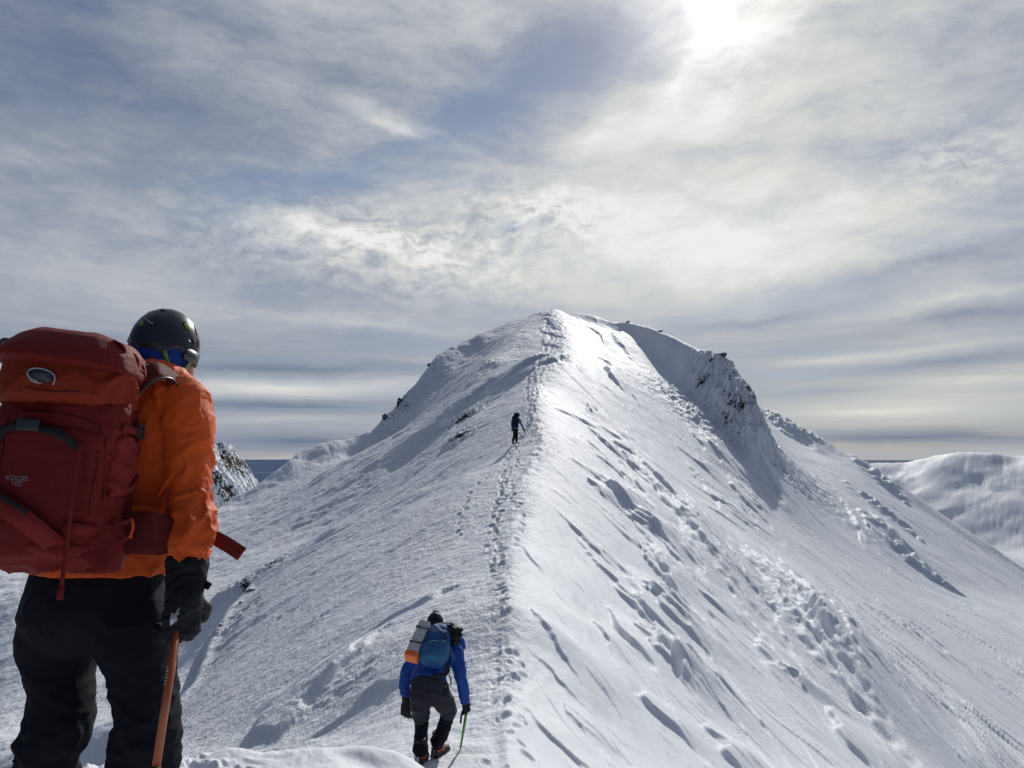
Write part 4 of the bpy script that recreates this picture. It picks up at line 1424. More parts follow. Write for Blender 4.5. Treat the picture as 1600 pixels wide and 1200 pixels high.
def pack_orange(D):
    yaw = math.radians(-15); tilt = math.radians(9)
    r = Vector((math.cos(yaw), -math.sin(yaw), 0)); f0 = Vector((math.sin(yaw), math.cos(yaw), 0))
    up = (Vector((0, 0, 1)) * math.cos(tilt) + f0 * math.sin(tilt) * .6 + r * .05).normalized()
    f = up.cross(r).normalized(); r = f.cross(up).normalized()
    MP = Matrix((r, f, up)).transposed()
    C = P(101, 700, 2.16)

    def L(x, y, z):
        return C + r * x + f * y + up * z
    B = thing('backpack', tuple(L(0, 0, -.32)), 'large red mountaineering backpack with a domed lid worn by the climber in orange', 'backpack')
    # main sack (local x right, y to the wearer, z up)
    def sack(bm, lst, n=40, pw=2.8):
        rs = []
        for (x, y, z, a, b) in lst:
            rs.append(ring(L(x, y, z), r * a, f * b, n, pw))
        loft(bm, rs)
    bm = bmesh.new()
    sack(bm, [(0, .03, -.335, .10, .06), (0, .02, -.325, .150, .10), (.002, .01, -.28, .176, .125), (.004, .01, -.18, .172, .13), (.004, .005, -.05, .171, .132),
              (.006, .0, .08, .170, .130), (.008, .0, .125, .160, .118), (.008, .0, .155, .12, .09)])
    fz = folds((.3, .2, 1), 8, 4, .014, 12, sharp=2.4, warp=1.0); fx_ = folds((0, 0, 1), 3, 10, .009, 15, sharp=1.8)
    main = finish(bm, 'main_sack', M['red'], B, voxel=.007, smooth=5, disp=lambda v: fz(v) + fx_(v) * (1.0 if (v - C).dot(r) > .09 else .35))
    # lid with its flat top panel
    bm = bmesh.new()
    sack(bm, [(.002, -.01, .108, .166, .140), (.0, -.015, .128, .174, .150), (.004, -.014, .17, .175, .156), (.006, -.005, .225, .172, .150), (.008, .005, .268, .172, .132),
              (.008, .012, .292, .135, .100), (.006, .014, .302, .07, .05)], pw=2.8)
    fl = folds((.4, -.1, 1), 9, 5, .013, 22, sharp=2.6, warp=1.0)
    lid = finish(bm, 'lid', M['rust'], B, voxel=.007, smooth=5, disp=lambda v: fl(v) * (.35 + 1.1 * sm(.07, .15, (v - C).dot(r)) * (1 - sm(.18, .21, (v - C).dot(up)))))
    lh = under(lid, B)
    bm = bmesh.new()                                    # darker cap panel, lying on the lid
    rs = []
    for (z, a, b, xo, yo) in ((.206, .180, .142, .0, -.012), (.222, .188, .164, .0, -.012), (.262, .176, .152, .002, -.004), (.300, .150, .126, .004, .004), (.322, .10, .08, .004, .01), (.328, .03, .02, .004, .01)):
        rs.append([p + up * (.020 * math.cos((k / 44) * 2 * math.pi) * (1 if z < .25 else .3) * -1) for k, p in enumerate(ring(L(xo, yo, z), r * a, f * b, 44, 2.8))])
    loft(bm, rs)
    finish(bm, 'top_panel', M['red'], lh, voxel=.007, smooth=4, disp=folds((1, .2, .3), 6, 3, .006, 31))
    # piping and little strap ladder at the lid's right shoulder
    bm = bmesh.new()
    pts = [L(.186 * math.cos(a) - .0, -.012 + .150 * math.sin(a), .236 - .01 * math.cos(a)) for a in np.linspace(-2.9, .6, 16)]
    tube(bm, [(p, .0035, .0035) for p in pts], n=8)
    finish(bm, 'piping', M['webred'], lh)
    for a0, z0 in ((-.75, .285), (-.45, .268), (-.2, .25)):
        bm = bmesh.new()
        p0 = L(.154 * math.cos(a0), .135 * math.sin(a0), z0 + .014); p1 = L(.189 * math.cos(a0 + .1), .166 * math.sin(a0 + .1), z0 - .045)
        strap(bm, [p0, (p0 + p1) / 2 + r * .012 + up * .010, p1], r * .8 + up * .6 - f * .2, .016, .004)
        finish(bm, 'loop', M['webred'], lh)
    # oval badge: dark disc, pale swoosh ring
    FR = [lid, main]

    def front(x, z, off=0.0):
        """point on the outer face (away from the wearer), found by casting onto the built meshes"""
        o = L(x, -.5, z)
        best = None
        for ob in FR:
            ok, p, nn, i = ob.ray_cast(o - Vector(B['_base']), f)
            if ok:
                p = p + Vector(B['_base'])
                if best is None or (p - o).length < (best - o).length:
                    best = p
        return (best if best is not None else L(x, -.15, z)) - f * off
    bx, bz = -.032, .170
    bm = bmesh.new()
    n = 40
    e0 = [front(bx + .030 * math.cos(a), bz + .0165 * math.sin(a) + .002 - .006 * math.cos(a), .0015) for a in np.linspace(0, 2 * math.pi, n + 1)[:-1]]
    c0 = front(bx, bz + .002, .0035)
    e1 = [p - f * .002 for p in e0]; e2 = [vsum(p, c0, .6) - f * .0025 for p in e0]; e3 = [vsum(p, c0, .97) - f * .0025 for p in e0]
    loft(bm, [e0, e1, e2, e3])
    bd = finish(bm, 'badge', M['buckle'], lh)
    bm = bmesh.new()
    a_s = np.linspace(math.radians(-100), math.radians(-385), 40)
    pts = []
    for k, a in enumerate(a_s):
        q = k / 39
        pts.append(front(bx + (.032 + .004 * q ** 3) * math.cos(a), bz + .0185 * math.sin(a) + .002 - .006 * math.cos(a) - .012 * max(0, q - .85) * 6, .005))
    strap(bm, [pts[i] for i in range(0, 40, 3)], -f, .0038, .002)
    strap(bm, [front(bx - .026, bz - .010, .005), front(bx - .012, bz - .017, .005), front(bx + .004, bz - .018, .005)], -f, .003, .002)
    finish(bm, 'badge_ring', M['grey'], lh)

    def lettering(body, size, x, z, material, name, parent, off=.004, sx=1.0):
        cu = bpy.data.curves.new('t', 'FONT'); cu.body = body; cu.size = size; cu.align_x = 'CENTER'; cu.extrude = .0002; cu.offset = 0
        to = bpy.data.objects.new('t', cu); COL.objects.link(to)
        me = bpy.data.meshes.new_from_object(to.evaluated_get(bpy.context.evaluated_depsgraph_get()))
        bpy.data.objects.remove(to)
        bm = bmesh.new(); bm.from_mesh(me)
        for v in bm.verts:
            p = front(x + v.co.x * sx, z + v.co.y, off + (v.co.z > 0) * .0006)
            v.co = p
        return finish(bm, name, material, parent, flat=True)
    lettering('OSPREY', .0125, bx, bz - .002, M['textgrey'], 'lettering', lh, .0062)
    # hand-drawn squared letters "kode 42"
    def strokes(segs, x0, z0, s, wd, material, name, parent):
        bm = bmesh.new()
        for seg in segs:
            pp = [front(x0 + a * s, z0 + b * s, .0035) for a, b in seg]
            for a, b in zip(pp[:-1], pp[1:]):
                e = (b - a).normalized() * wd * .3
                strap(bm, [a - e, b + e], -f, wd, .0012)
        return finish(bm, name, material, parent, flat=True)
    K = [[(-2.75, 1), (-2.75, 0)], [(-3.1, .62), (-2.3, .62)], [(-1.85, 1), (-2.6, .5), (-1.75, 0)],
         [(-1.4, .9), (-.5, .9), (-.5, 0), (-1.4, 0), (-1.4, .9)], [(.8, 1.05), (.8, 0), (-.1, 0), (-.1, .8), (.8, .8)],
         [(1.3, .45), (2.1, .45), (2.1, .95), (1.2, .95), (1.2, 0), (2.2, 0)]]
    kx, kz = -.058, -.100
    # front stretch pocket and its dark mouth
    bm = bmesh.new()
    rs = []
    for z, w, o in ((.045, .130, .004), (.030, .135, .013), (-.10, .138, .018), (-.22, .134, .020), (-.29, .118, .014), (-.31, .10, .002)):
        row = [front(x, z - .012 * (x / .13) ** 2, o * (1 - (x / w) ** 6 * .9)) for x in np.linspace(-w, w, 17)]
        row += [p + f * .02 for p in reversed(row)]
        rs.append(row)
    loft(bm, rs)
    pk = finish(bm, 'front_pocket', M['red'], B, voxel=.006, smooth=4, disp=folds((.3, 0, 1), 7, 4, .006, 41))
    FR.append(pk)
    strokes(K, kx, kz, .0105, .0019, M['textgrey'], 'lettering', under(main, B))
    K2 = [[(-1.25, -.35), (-1.25, -.85), (-.35, -.85)], [(-.4, -.35), (-.4, -1.35)], [(0, -.4), (.9, -.4), (.9, -.85), (0, -.85), (0, -1.35), (.95, -1.35)]]
    strokes(K2, kx, kz, .0105, .0022, M['textgrey'], 'lettering', under(main, B))
    for line in ([(-.115, .06), (-.11, .03), (-.115, -.1), (-.112, -.24)], [(.112, .05), (.118, -.05), (.112, -.15), (.118, -.26)], [(.128, .02), (.134, -.1), (.13, -.26)],
                 [(-.10, .072), (-.03, .080), (.05, .074), (.11, .055)], [(-.11, -.262), (0, -.268), (.11, -.258)], [(-.12, .155), (-.04, .135), (.04, .135), (.12, .155)]):
        bm = bmesh.new()
        q = spline([(front(a, b, .001), 1, 1) for a, b in line], 6)
        tube(bm, [(p[0], .0016, .0016) for p in q], n=6, smooth=False)
        finish(bm, 'seam', M['navyred'], B)
    bm = bmesh.new()
    box(bm, front(-.050, .043, .018), (.027, .005, .016), MP, .004)
    finish(bm, 'buckle', M['buckle'], B)
    bm = bmesh.new()
    strap(bm, [front(-.02, .036, .012), front(.03, .020, .016), front(.075, -.012, .018)], -f, .022, .004)
    finish(bm, 'compression_strap', M['blackweb'], B)
    bm = bmesh.new()
    strap(bm, [front(-.075, .044, .012), front(-.11, .030, .016), front(-.14, -.02, .01)], -f, .020, .004)
    finish(bm, 'compression_strap', M['blackweb'], B)
    # long vertical webbing ending in a loose tail
    bm = bmesh.new()
    strap(bm, [front(.080, -.0, .028), front(.078, -.12, .030), front(.078, -.24, .030), L(.078, -.155, -.33), L(.077, -.150, -.36), L(.077, -.150, -.395)], -f, .0105, .003)
    strap(bm, [L(.077, -.152, -.365), L(.077, -.152, -.398)], -f, .015, .004)
    finish(bm, 'lash_strap', M['webred'], B)
    # side panel, its straps and buckle
    def sidep(y, z, off=0.0):
        ok, p, nn, i = main.ray_cast(L(.5, y, z) - Vector(B['_base']), -r)
        return (p + Vector(B['_base']) if ok else L(.17, y, z)) + r * off
    bm = bmesh.new()
    rs = []
    for z in np.linspace(.03, -.12, 8):
        row = [sidep(y, z, .008 + .01 * math.sin((y + .1) * 16)) for y in np.linspace(-.09, .09, 9)]
        row += [p - r * .02 for p in reversed(row)]
        rs.append(row)
    loft(bm, rs)
    finish(bm, 'side_panel', M['redlight'], B, voxel=.006, smooth=3, disp=folds((.2, .3, 1), 14, 5, .010, 51))
    bm = bmesh.new()
    strap(bm, [sidep(-.10, .055, .008), sidep(-.06, .052, .011), sidep(-.01, .056, .013)], r, .024, .004)
    finish(bm, 'compression_strap', M['webred'], B)
    bm = bmesh.new()
    for dz in (-.016, 0, .016):
        box(bm, sidep(.01, .058, .018) + up * dz, (.006, .019, .0045), MP, .002)
    box(bm, sidep(-.012, .058, .017), (.006, .005, .021), MP, .002); box(bm, sidep(.032, .058, .017), (.006, .005, .021), MP, .002)
    finish(bm, 'buckle', M['buckle'], B)
    bm = bmesh.new()                                   # curved red side swoosh
    strap(bm, [sidep(-.09, -.125, .012), sidep(-.03, -.11, .02), sidep(.04, -.07, .02)], r, .020, .004)
    finish(bm, 'side_strap', M['redlight'], B)
    # wand pocket and hip belt wings
    bm = bmesh.new()
    rs = []
    for z, o in ((-.20, .004), (-.21, .014), (-.27, .018), (-.325, .012), (-.335, .0)):
        row = [sidep(y, max(z, -.29), o) + up * (z - max(z, -.29)) for y in np.linspace(-.11, .08, 9)]
        row += [p - r * .03 for p in reversed(row)]
        rs.append(row)
    loft(bm, rs)
    finish(bm, 'side_pocket', M['red'], B, voxel=.006, smooth=3, disp=folds((.2, .3, 1), 10, 5, .006, 53))
    bm = bmesh.new()
    strap(bm, [P(150, 805, 2.16), P(172, 812, 2.12), P(190, 817, 2.11), P(206, 812, 2.12)], Vector((.3, -1, 0)), .011, .004)
    strap(bm, [P(150, 852, 2.13), P(175, 848, 2.12), P(206, 838, 2.12)], Vector((.3, -1, 0)), .011, .004)
    finish(bm, 'pocket_trim', M['webred'], B)
    bm = bmesh.new()
    strap(bm, [P(206, 810, 2.115), P(208, 823, 2.11), P(204, 838, 2.115)], Vector((.3, -1, 0)), .006, .004)
    box(bm, P(204, 838, 2.105), (.004, .003, .004), None, .001)
    finish(bm, 'cord_end', M['orange'], B)
    bm = bmesh.new()
    def band(lst, th=.022):
        rs = []
        for i, (p, h) in enumerate(lst):
            t = (lst[min(i + 1, len(lst) - 1)][0] - lst[max(i - 1, 0)][0]).normalized()
            nn = t.cross(Vector((0, 0, 1))).normalized()
            rs.append(ring(p, Vector((0, 0, 1)) * h, nn * th, 16, 3))
        loft(bm, rs)
    band([(P(150, 838, 2.22), .045), (P(195, 832, 2.17), .060), (P(235, 832, 2.17), .062), (P(262, 835, 2.24), .055), (P(275, 838, 2.42), .04), (P(262, 838, 2.6), .02)])
    finish(bm, 'hip_belt', M['navyred'], B, voxel=.007, smooth=4, disp=folds((0, .2, 1), 14, 5, .005, 61))
    bm = bmesh.new()
    band([(P(-20, 842, 2.08), .026), (P(30, 853, 2.03), .020), (P(90, 862, 2.03), .016), (P(160, 852, 2.10), .018)], .02)
    finish(bm, 'base_panel', M['redlight2'], B, voxel=.007, smooth=4, disp=folds((1, 0, 0), 8, 14, .008, 63))
    bm = bmesh.new()
    strap(bm, [P(97, 826, 2.02), P(120, 827, 2.03), P(150, 829, 2.07)], Vector((0, -1, 0)), .030, .005)
    finish(bm, 'base_strap', M['webred'], B)
    bm = bmesh.new()
    strap(bm, [P(-40, 770, 2.0), P(0, 788, 1.975), P(45, 818, 1.98), P(92, 856, 2.02)], Vector((-.1, -1, .15)), .052, .006)
    finish(bm, 'diagonal_strap', M['redlight'], B, disp=None)
    bm = bmesh.new()
    strap(bm, [P(-40, 757, 2.0), P(0, 774, 1.975), P(47, 804, 1.98), P(96, 845, 2.02)], Vector((-.1, -1, .15)), .012, .009)
    finish(bm, 'strap_edge', M['blackweb'], B, disp=None)
    # loose belt tail flying free in front of him
    bm = bmesh.new()
    strap(bm, [P(300, 830, 2.34), P(330, 838, 2.32), P(355, 851, 2.32), P(378, 866, 2.31)], Vector((.15, -1, .25)), .042, .003)
    finish(bm, 'belt_tail', M['webred'], B)
    # shoulder strap over the right shoulder
    bm = bmesh.new()
    rs = []
    lst = [(P(212, 606, 2.22), .03), (P(222, 588, 2.24), .032), (P(245, 580, 2.28), .034), (P(268, 592, 2.34), .032), (P(284, 612, 2.40), .030), (P(290, 650, 2.48), .028), (P(285, 720, 2.56), .026)]
    q = spline([(p, w, .011) for p, w in lst], 4)
    for i, (p, w, th) in enumerate(q):
        t = (q[min(i + 1, len(q) - 1)][0] - q[max(i - 1, 0)][0]).normalized()
        outw = (p - P(235, 640, 2.42)); outw = (outw - t * outw.dot(t)).normalized()
        rs.append(ring(p + outw * .004, t.cross(outw) * w, outw * th, 16, 3))
    loft(bm, rs)
    ss = finish(bm, 'shoulder_strap', M['navyred'], B, voxel=.005, smooth=2, disp=folds((1, .5, 0), 10, 10, .004, 71))
    bm = bmesh.new()
    tube(bm, [(P(214, 622, 2.18), .0035, .0035), (P(226, 606, 2.19), .0035, .0035), (P(246, 592, 2.22), .0035, .0035), (P(268, 592, 2.28), .0035, .0035), (P(284, 610, 2.35), .0035, .0035)], n=8)
    finish(bm, 'strap_edge', M['buckle'], under(ss, B))
    bm = bmesh.new()
    strap(bm, [L(.15, .10, .18), P(219, 572, 2.24), P(236, 574, 2.28), P(256, 582, 2.33)], Vector((0, -.3, 1)), .018, .003)
    finish(bm, 'load_lifter', M['blackweb'], under(ss, B))
    # black cord ends at the left edge of the picture
    bm = bmesh.new()
    tube(bm, [(P(12, 531, 2.25), .006, .006), (P(4, 531, 2.26), .005, .005), (P(-2, 540, 2.27), .004, .004), (P(-6, 560, 2.27), .004, .004)], n=8)
    finish(bm, 'cord', M['blackweb'], B)
    bm = bmesh.new()
    tube(bm, [(P(8, 660, 2.2), .005, .005), (P(2, 672, 2.22), .005, .005), (P(-4, 684, 2.22), .004, .004)], n=8)
    finish(bm, 'cord', M['blackweb'], B)


M['navyred'] = fabric('dark red belt', (.10, .014, .012), .7, sheen=0, spec=.12)
M['redlight2'] = fabric('faded red base', (.22, .024, .020), .65, sheen=0, spec=.12, bump=.8)
M['textlight'] = mat('pale print', (.25, .26, .27), .6)[0]
_D = climber_orange()
pack_orange(_D)
# ================================================================== the climber in blue, walking down the crest
def climber_blue():
    gl0 = P(655, 1186, 8.35)
    dz = ground(gl0.x, gl0.y) - gl0.z
    T = Vector((0, 0, dz))

    def Q(px, py, Y):
        return P(px, py, Y) + T
    up = Vector((0, 0, 1)); r = Vector((1, -.05, 0)).normalized(); f = Vector((.05, 1, 0)).normalized()
    base = (gl0.x + .1, gl0.y + .1, ground(gl0.x + .1, gl0.y + .1))
    R_ = thing('person', base, 'climber in a blue jacket and dark trousers, stooping as he walks down the crest', 'person')
    pel = Q(669, 1066, 8.42); chest = Q(683, 1003, 8.72); neck = Q(684, 978, 8.88); head = Q(680, 966, 9.0)
    shL = Q(650, 1022, 8.72); elL = Q(633, 1052, 8.70); wrL = Q(635, 1082, 8.66)
    shR = Q(708, 1006, 8.66); elR = Q(720, 1050, 8.58); wrR = Q(726, 1088, 8.62)
    hpL = Q(656, 1074, 8.42); hpR = Q(684, 1070, 8.44); knL = Q(659, 1120, 8.52); knR = Q(702, 1102, 8.62)
    anL = Q(657, 1172, 8.38); anR = Q(684, 1158, 8.62)
    gR = ground(anR.x, anR.y); gLz = ground(anL.x, anL.y)
    anL.z = gLz + .115; anR.z = gR + .115
    bm = bmesh.new()
    tube(bm, [(pel - up * .05, .14, .10), (pel + up * .02, .14, .11), (vsum(pel, chest, .5), .125, .10), (chest, .15, .105), (vsum(chest, neck, .7), .11, .08), (neck, .055, .055), (head, .05, .055)], side=r)
    hf = Vector((.0, 1, -.55)).normalized(); hr = r; hu = hr.cross(hf)
    MH = Matrix((hr, hf, hu)).transposed()
    ball(bm, head, (.075, .095, .10), MH); ball(bm, head + hf * .045 - hu * .055, (.05, .05, .06), MH); ball(bm, head + hf * .10 - hu * .03, (.013, .02, .022), MH)
    for sd in (-1, 1):
        ball(bm, head + hr * sd * .078 - hu * .02, (.008, .02, .028), MH)
        ball(bm, head + hf * .085 + hr * sd * .03 - hu * .005, (.014, .010, .008), MH)
    ball(bm, head + hf * .088 - hu * .066, (.024, .012, .008), MH)
    for sh, el, wr in ((shR, elR, wrR), (shL, elL, wrL)):
        tube(bm, [(vsum(chest, neck, .4), .06, .06), (sh, .050, .050), (el, .037, .037), (wr, .025, .025), (wr + (wr - el) * .1, .024, .022)], side=r, n=16)
    for hp, kn, an in ((hpR, knR, anR), (hpL, knL, anL)):
        tube(bm, [(hp, .085, .085), (vsum(hp, kn, .5), .075, .078), (kn, .052, .056), (an, .035, .038), (an - up * .05, .035, .05)], side=r, n=16)
    finish(bm, 'body', M['skin'], R_, voxel=.014, smooth=2)
    # trousers (black, from the knees down) and charcoal shorts over them
    bm = bmesh.new()
    tube(bm, [(hpL, .10, .10), (knL + up * .05, .075, .08), (knL, .074, .08), (vsum(knL, anL, .3), .072, .08), (vsum(knL, anL, .75), .074, .082), (anL + up * .05, .080, .09), (anL, .075, .09)], side=r)
    tube(bm, [(hpR, .10, .10), (knR + up * .03, .08, .08), (knR, .082, .085), (vsum(knR, anR, .3), .076, .08), (vsum(knR, anR, .75), .074, .082), (anR + up * .05, .080, .09), (anR, .075, .09)], side=r)
    tube(bm, [(hpL, .09, .09), (hpR, .09, .09)], side=up, smooth=False)
    finish(bm, 'trousers', M['black'], R_, voxel=.011, smooth=3, disp=folds((0, 0, 1), 11, 4, .010, 81))
    bm = bmesh.new()
    tube(bm, [(Q(669, 1052, 8.47), .180, .135), (Q(669, 1062, 8.43), .188, .145), (Q(668, 1078, 8.42), .190, .145), (Q(668, 1088, 8.43), .17, .12)], side=r)
    tube(bm, [(Q(657, 1072, 8.42), .125, .135), (Q(656, 1090, 8.44), .108, .12), (Q(658, 1106, 8.48), .093, .10), (Q(660, 1116, 8.50), .082, .09)], side=r)
    tube(bm, [(Q(684, 1070, 8.44), .125, .14), (Q(692, 1084, 8.50), .106, .13), (Q(699, 1096, 8.57), .092, .11), (Q(700, 1108, 8.62), .082, .09)], side=r)
    finish(bm, 'shorts', M['charcoal'], R_, voxel=.010, smooth=4, disp=folds((.4, 0, 1), 9, 3, .014, 83))
    for an, sd in ((anL, -1), (anR, 1)):
        ff = (f + r * (.12 if sd < 0 else .42)).normalized()
        bm = bmesh.new(); boot_mesh(bm, an, ff, s=1.05)
        b_ = finish(bm, 'boot', M['boot'], R_, voxel=.008, smooth=2)
        crampon(R_, b_, an, ff, s=1.1)
    # jacket
    bm = bmesh.new()
    tube(bm, [(Q(669, 1056, 8.45), .200, .150), (Q(671, 1046, 8.50), .185, .145), (Q(675, 1030, 8.58), .175, .14), (Q(681, 1008, 8.68), .19, .13), (Q(684, 990, 8.80), .16, .11), (Q(684, 978, 8.88), .08, .08)], side=r)
    tube(bm, [(Q(672, 1004, 8.74), .09, .09), (Q(652, 1018, 8.72), .088, .085), (Q(641, 1032, 8.71), .074, .075), (Q(634, 1050, 8.70), .066, .068), (Q(633, 1066, 8.68), .060, .062), (Q(635, 1081, 8.66), .052, .055)], side=r)
    tube(bm, [(Q(694, 1000, 8.70), .09, .09), (Q(709, 1006, 8.66), .090, .085), (Q(716, 1026, 8.62), .078, .078), (Q(720, 1050, 8.58), .066, .068), (Q(724, 1070, 8.59), .060, .062), (Q(727, 1089, 8.62), .050, .052)], side=r)
    jk = finish(bm, 'jacket', M['blue'], R_, voxel=.010, smooth=3, disp=folds((.3, 0, 1), 10, 4, .012, 85, sharp=1.8, warp=.8))
    bm = bmesh.new()
    pts = [Q(669, 1057, 8.45) + r * .203 * math.cos(a) + f * .153 * math.sin(a) - up * .003 for a in np.linspace(0, 2 * math.pi, 25)]
    strap(bm, pts, lambda p: (p - Q(669, 1057, 8.45)), .014, .004)
    finish(bm, 'hem', M['charcoal'], under(jk, R_))
    # black hat
    bm = bmesh.new()
    ball(bm, head + hu * .012 - hf * .012, (.093, .110, .112), MH)
    tube(bm, [(head + hu * .09, .06, .06), (head + hu * .145 - hf * .01, .03, .03)], side=hr, smooth=False)
    tube(bm, [(head - hf * .03, .082, .084), (vsum(head, neck, .8), .078, .078), (neck - (head - neck) * .3, .08, .08)], side=hr)
    finish(bm, 'beanie', M['glove'], R_, voxel=.010, smooth=2, disp=folds((0, 0, 1), 20, 10, .006, 87))
    # gloves
    bm = bmesh.new()
    d = Vector((-.06, .0, -1))
    tube(bm, [(wrL + up * .03, .052, .052), (wrL - up * .03, .048, .046)], side=r, smooth=False)
    glove_hand(bm, wrL - up * .02, d, Vector((.3, .9, 0)), Vector((1, -.1, 0)), s=1.3, curl=.28)
    finish(bm, 'glove', M['glove'], R_, voxel=.006, smooth=2)
    bm = bmesh.new()
    tube(bm, [(wrR + up * .03, .050, .052), (wrR - up * .02, .046, .046)], side=r, smooth=False)
    glove_hand(bm, wrR + Vector((.0, .0, -.01)), Vector((.28, .15, -1)), Vector((-.7, .7, -.1)), Vector((-.3, 1, .1)), s=1.12, curl=1.0, spread=.02)
    finish(bm, 'glove', M['glove'], R_, voxel=.006, smooth=2)

    # trekking pole in the right hand
    tip = Q(719, 1164, 8.75); tip.z = ground(tip.x, tip.y) - .02
    top = Q(730, 1096, 8.62) + Vector((0, .02, 0))
    d = (tip - top).normalized(); L = (tip - top).length
    B = thing('trekking_pole', tuple(tip), 'slim green trekking pole in the right hand of the blue climber', 'trekking pole')
    bm = bmesh.new(); tube(bm, [(top + d * .05, .015, .015), (top + d * L * .5, .014, .014), (top + d * (L - .03), .010, .010)], n=12, smooth=False); finish(bm, 'shaft', M['poleg'], B)
    bm = bmesh.new(); tube(bm, [(top - d * .03, .018, .018), (top, .016, .016), (top + d * .08, .014, .014), (top + d * .10, .012, .012)], n=12, smooth=False); finish(bm, 'grip', M['blackweb'], B)
    bm = bmesh.new(); tube(bm, [(top + d * (L - .03), .006, .006), (tip, .002, .002)], n=8, smooth=False); finish(bm, 'tip', M['steel'], B)
    bm = bmesh.new(); strap(bm, [top + Vector((-.03, -.03, -.01)), top + Vector((-.06, -.03, -.08)), top + Vector((-.07, -.03, -.17))], Vector((0, -1, .1)), .022, .004); finish(bm, 'wrist_strap', M['blackweb'], B)

    # backpack
    ax = (Q(687, 968, 8.70) - Q(675, 1036, 8.30)).normalized()
    pr = (r - ax * r.dot(ax)).normalized(); pf = ax.cross(pr).normalized()
    if pf.y < 0:
        pf = -pf
    C = Q(681, 999, 8.48)

    def L_(x, y, z):
        return C + pr * x + pf * y + ax * z
    B = thing('backpack', tuple(L_(0, 0, -.25)), 'blue backpack with a teal lower pocket worn by the stooping blue climber', 'backpack')
    bm = bmesh.new(); rs = []
    for x, y, z, a, b in ((0, .03, -.22, .07, .04), (0, .02, -.205, .125, .08), (0, .0, -.15, .148, .115), (0, 0, -.03, .155, .125), (.01, .0, .08, .145, .12), (.02, .02, .18, .12, .11), (.03, .04, .24, .08, .08), (.03, .05, .265, .03, .03)):
        rs.append(ring(L_(x, y, z), pr * a, pf * b, 32, 2.8))
    loft(bm, rs)
    main = finish(bm, 'main_sack', M['packblue'], B, voxel=.010, smooth=4, disp=folds((.3, 0, 1), 7, 3, .014, 91))
    bm = bmesh.new(); rs = []
    for z, a, b, o in ((-.215, .10, .06, 0), (-.20, .132, .09, -.02), (-.13, .154, .125, -.025), (-.05, .158, .125, -.025), (-.035, .145, .115, -.012)):
        rs.append([p + ax * (.03 * math.cos(2 * math.pi * k / 32) if z > -.1 else 0) for k, p in enumerate(ring(L_(0, o, z), pr * a, pf * b, 32, 2.8))])
    loft(bm, rs)
    finish(bm, 'pocket', M['packblue2'], B, voxel=.010, smooth=3, disp=folds((1, 0, .3), 5, 3, .008, 92))
    bm = bmesh.new()
    strap(bm, [L_(.13, -.07, -.02), L_(.10, -.12, .04), L_(.06, -.125, .09)], -pf, .018, .004)
    finish(bm, 'strap', M['blackweb'], B)
    bm = bmesh.new()
    strap(bm, [Q(690, 1022, 8.36), Q(700, 1036, 8.36), Q(694, 1046, 8.33), Q(676, 1047, 8.30)], Vector((0, -1, .2)), .05, .02)
    finish(bm, 'hip_belt', M['blackweb'], B, smooth=1)
    bm = bmesh.new()
    strap(bm, [Q(690, 990, 8.50), Q(700, 1000, 8.48), Q(708, 1020, 8.52), Q(704, 1034, 8.60)], Vector((.4, -1, .2)), .055, .014)
    finish(bm, 'shoulder_strap', M['packblue'], B, smooth=1)
    bm = bmesh.new()
    strap(bm, [Q(702, 1046, 8.4), Q(704, 1052, 8.36), Q(705, 1061, 8.35)], Vector((0, -1, .2)), .014, .004)
    finish(bm, 'strap_end', M['blackweb'], B)
    bm = bmesh.new()
    tube(bm, [(p, .003, .003) for p in (Q(697, 1057, 8.36), Q(704, 1064, 8.38), Q(712, 1072, 8.45))], n=6)
    finish(bm, 'cord', M['blackweb'], B)
    bm = bmesh.new()
    tube(bm, [(Q(728, 1074, 8.62), .005, .005), (Q(734, 1074.5, 8.6), .004, .004), (Q(738, 1074.5, 8.6), .010, .008)], n=8)
    finish(bm, 'buckle_tail', M['blackweb'], B)
    bm = bmesh.new()
    ball(bm, Q(720, 999, 8.80), (.055, .06, .085)); ball(bm, Q(714, 990, 8.82), (.06, .06, .07))
    finish(bm, 'hood_bundle', M['blue'], B, voxel=.01, smooth=3, disp=folds((0, 0, 1), 9, 4, .012, 94))

    # black jacket stuffed on top of the pack
    c = Q(706, 981, 8.58)
    B = thing('spare_jacket', tuple(c), 'crumpled black jacket strapped on top of the blue backpack', 'jacket')
    bm = bmesh.new()
    ball(bm, c, (.105, .09, .075)); ball(bm, Q(699, 971, 8.64), (.075, .08, .04)); ball(bm, Q(713, 976, 8.60), (.06, .07, .045)); ball(bm, Q(710, 991, 8.56), (.055, .06, .055))
    ball(bm, Q(719, 975, 8.6), (.025, .03, .015))
    finish(bm, 'cloth', M['glove'], B, voxel=.010, smooth=2, disp=folds((.5, .3, 1), 11, 7, .028, 95, sharp=1.2, warp=1.2))
    # folded foam mat
    a0, a1 = Q(666, 966, 8.62), Q(645, 1014, 8.36)
    axm = (a0 - a1).normalized(); mr = (pr - axm * pr.dot(axm)).normalized(); mf = axm.cross(mr).normalized()
    B = thing('sleeping_mat', tuple(a1), 'folded silver foam sleeping mat with an orange end on the blue backpack', 'sleeping mat')
    cmid = (a0 + a1) / 2 + Vector((.0, -.02, .0)); Lm = (a0 - a1).length / 2
    Mm = Matrix((mr, mf, axm)).transposed()
    bm = bmesh.new()
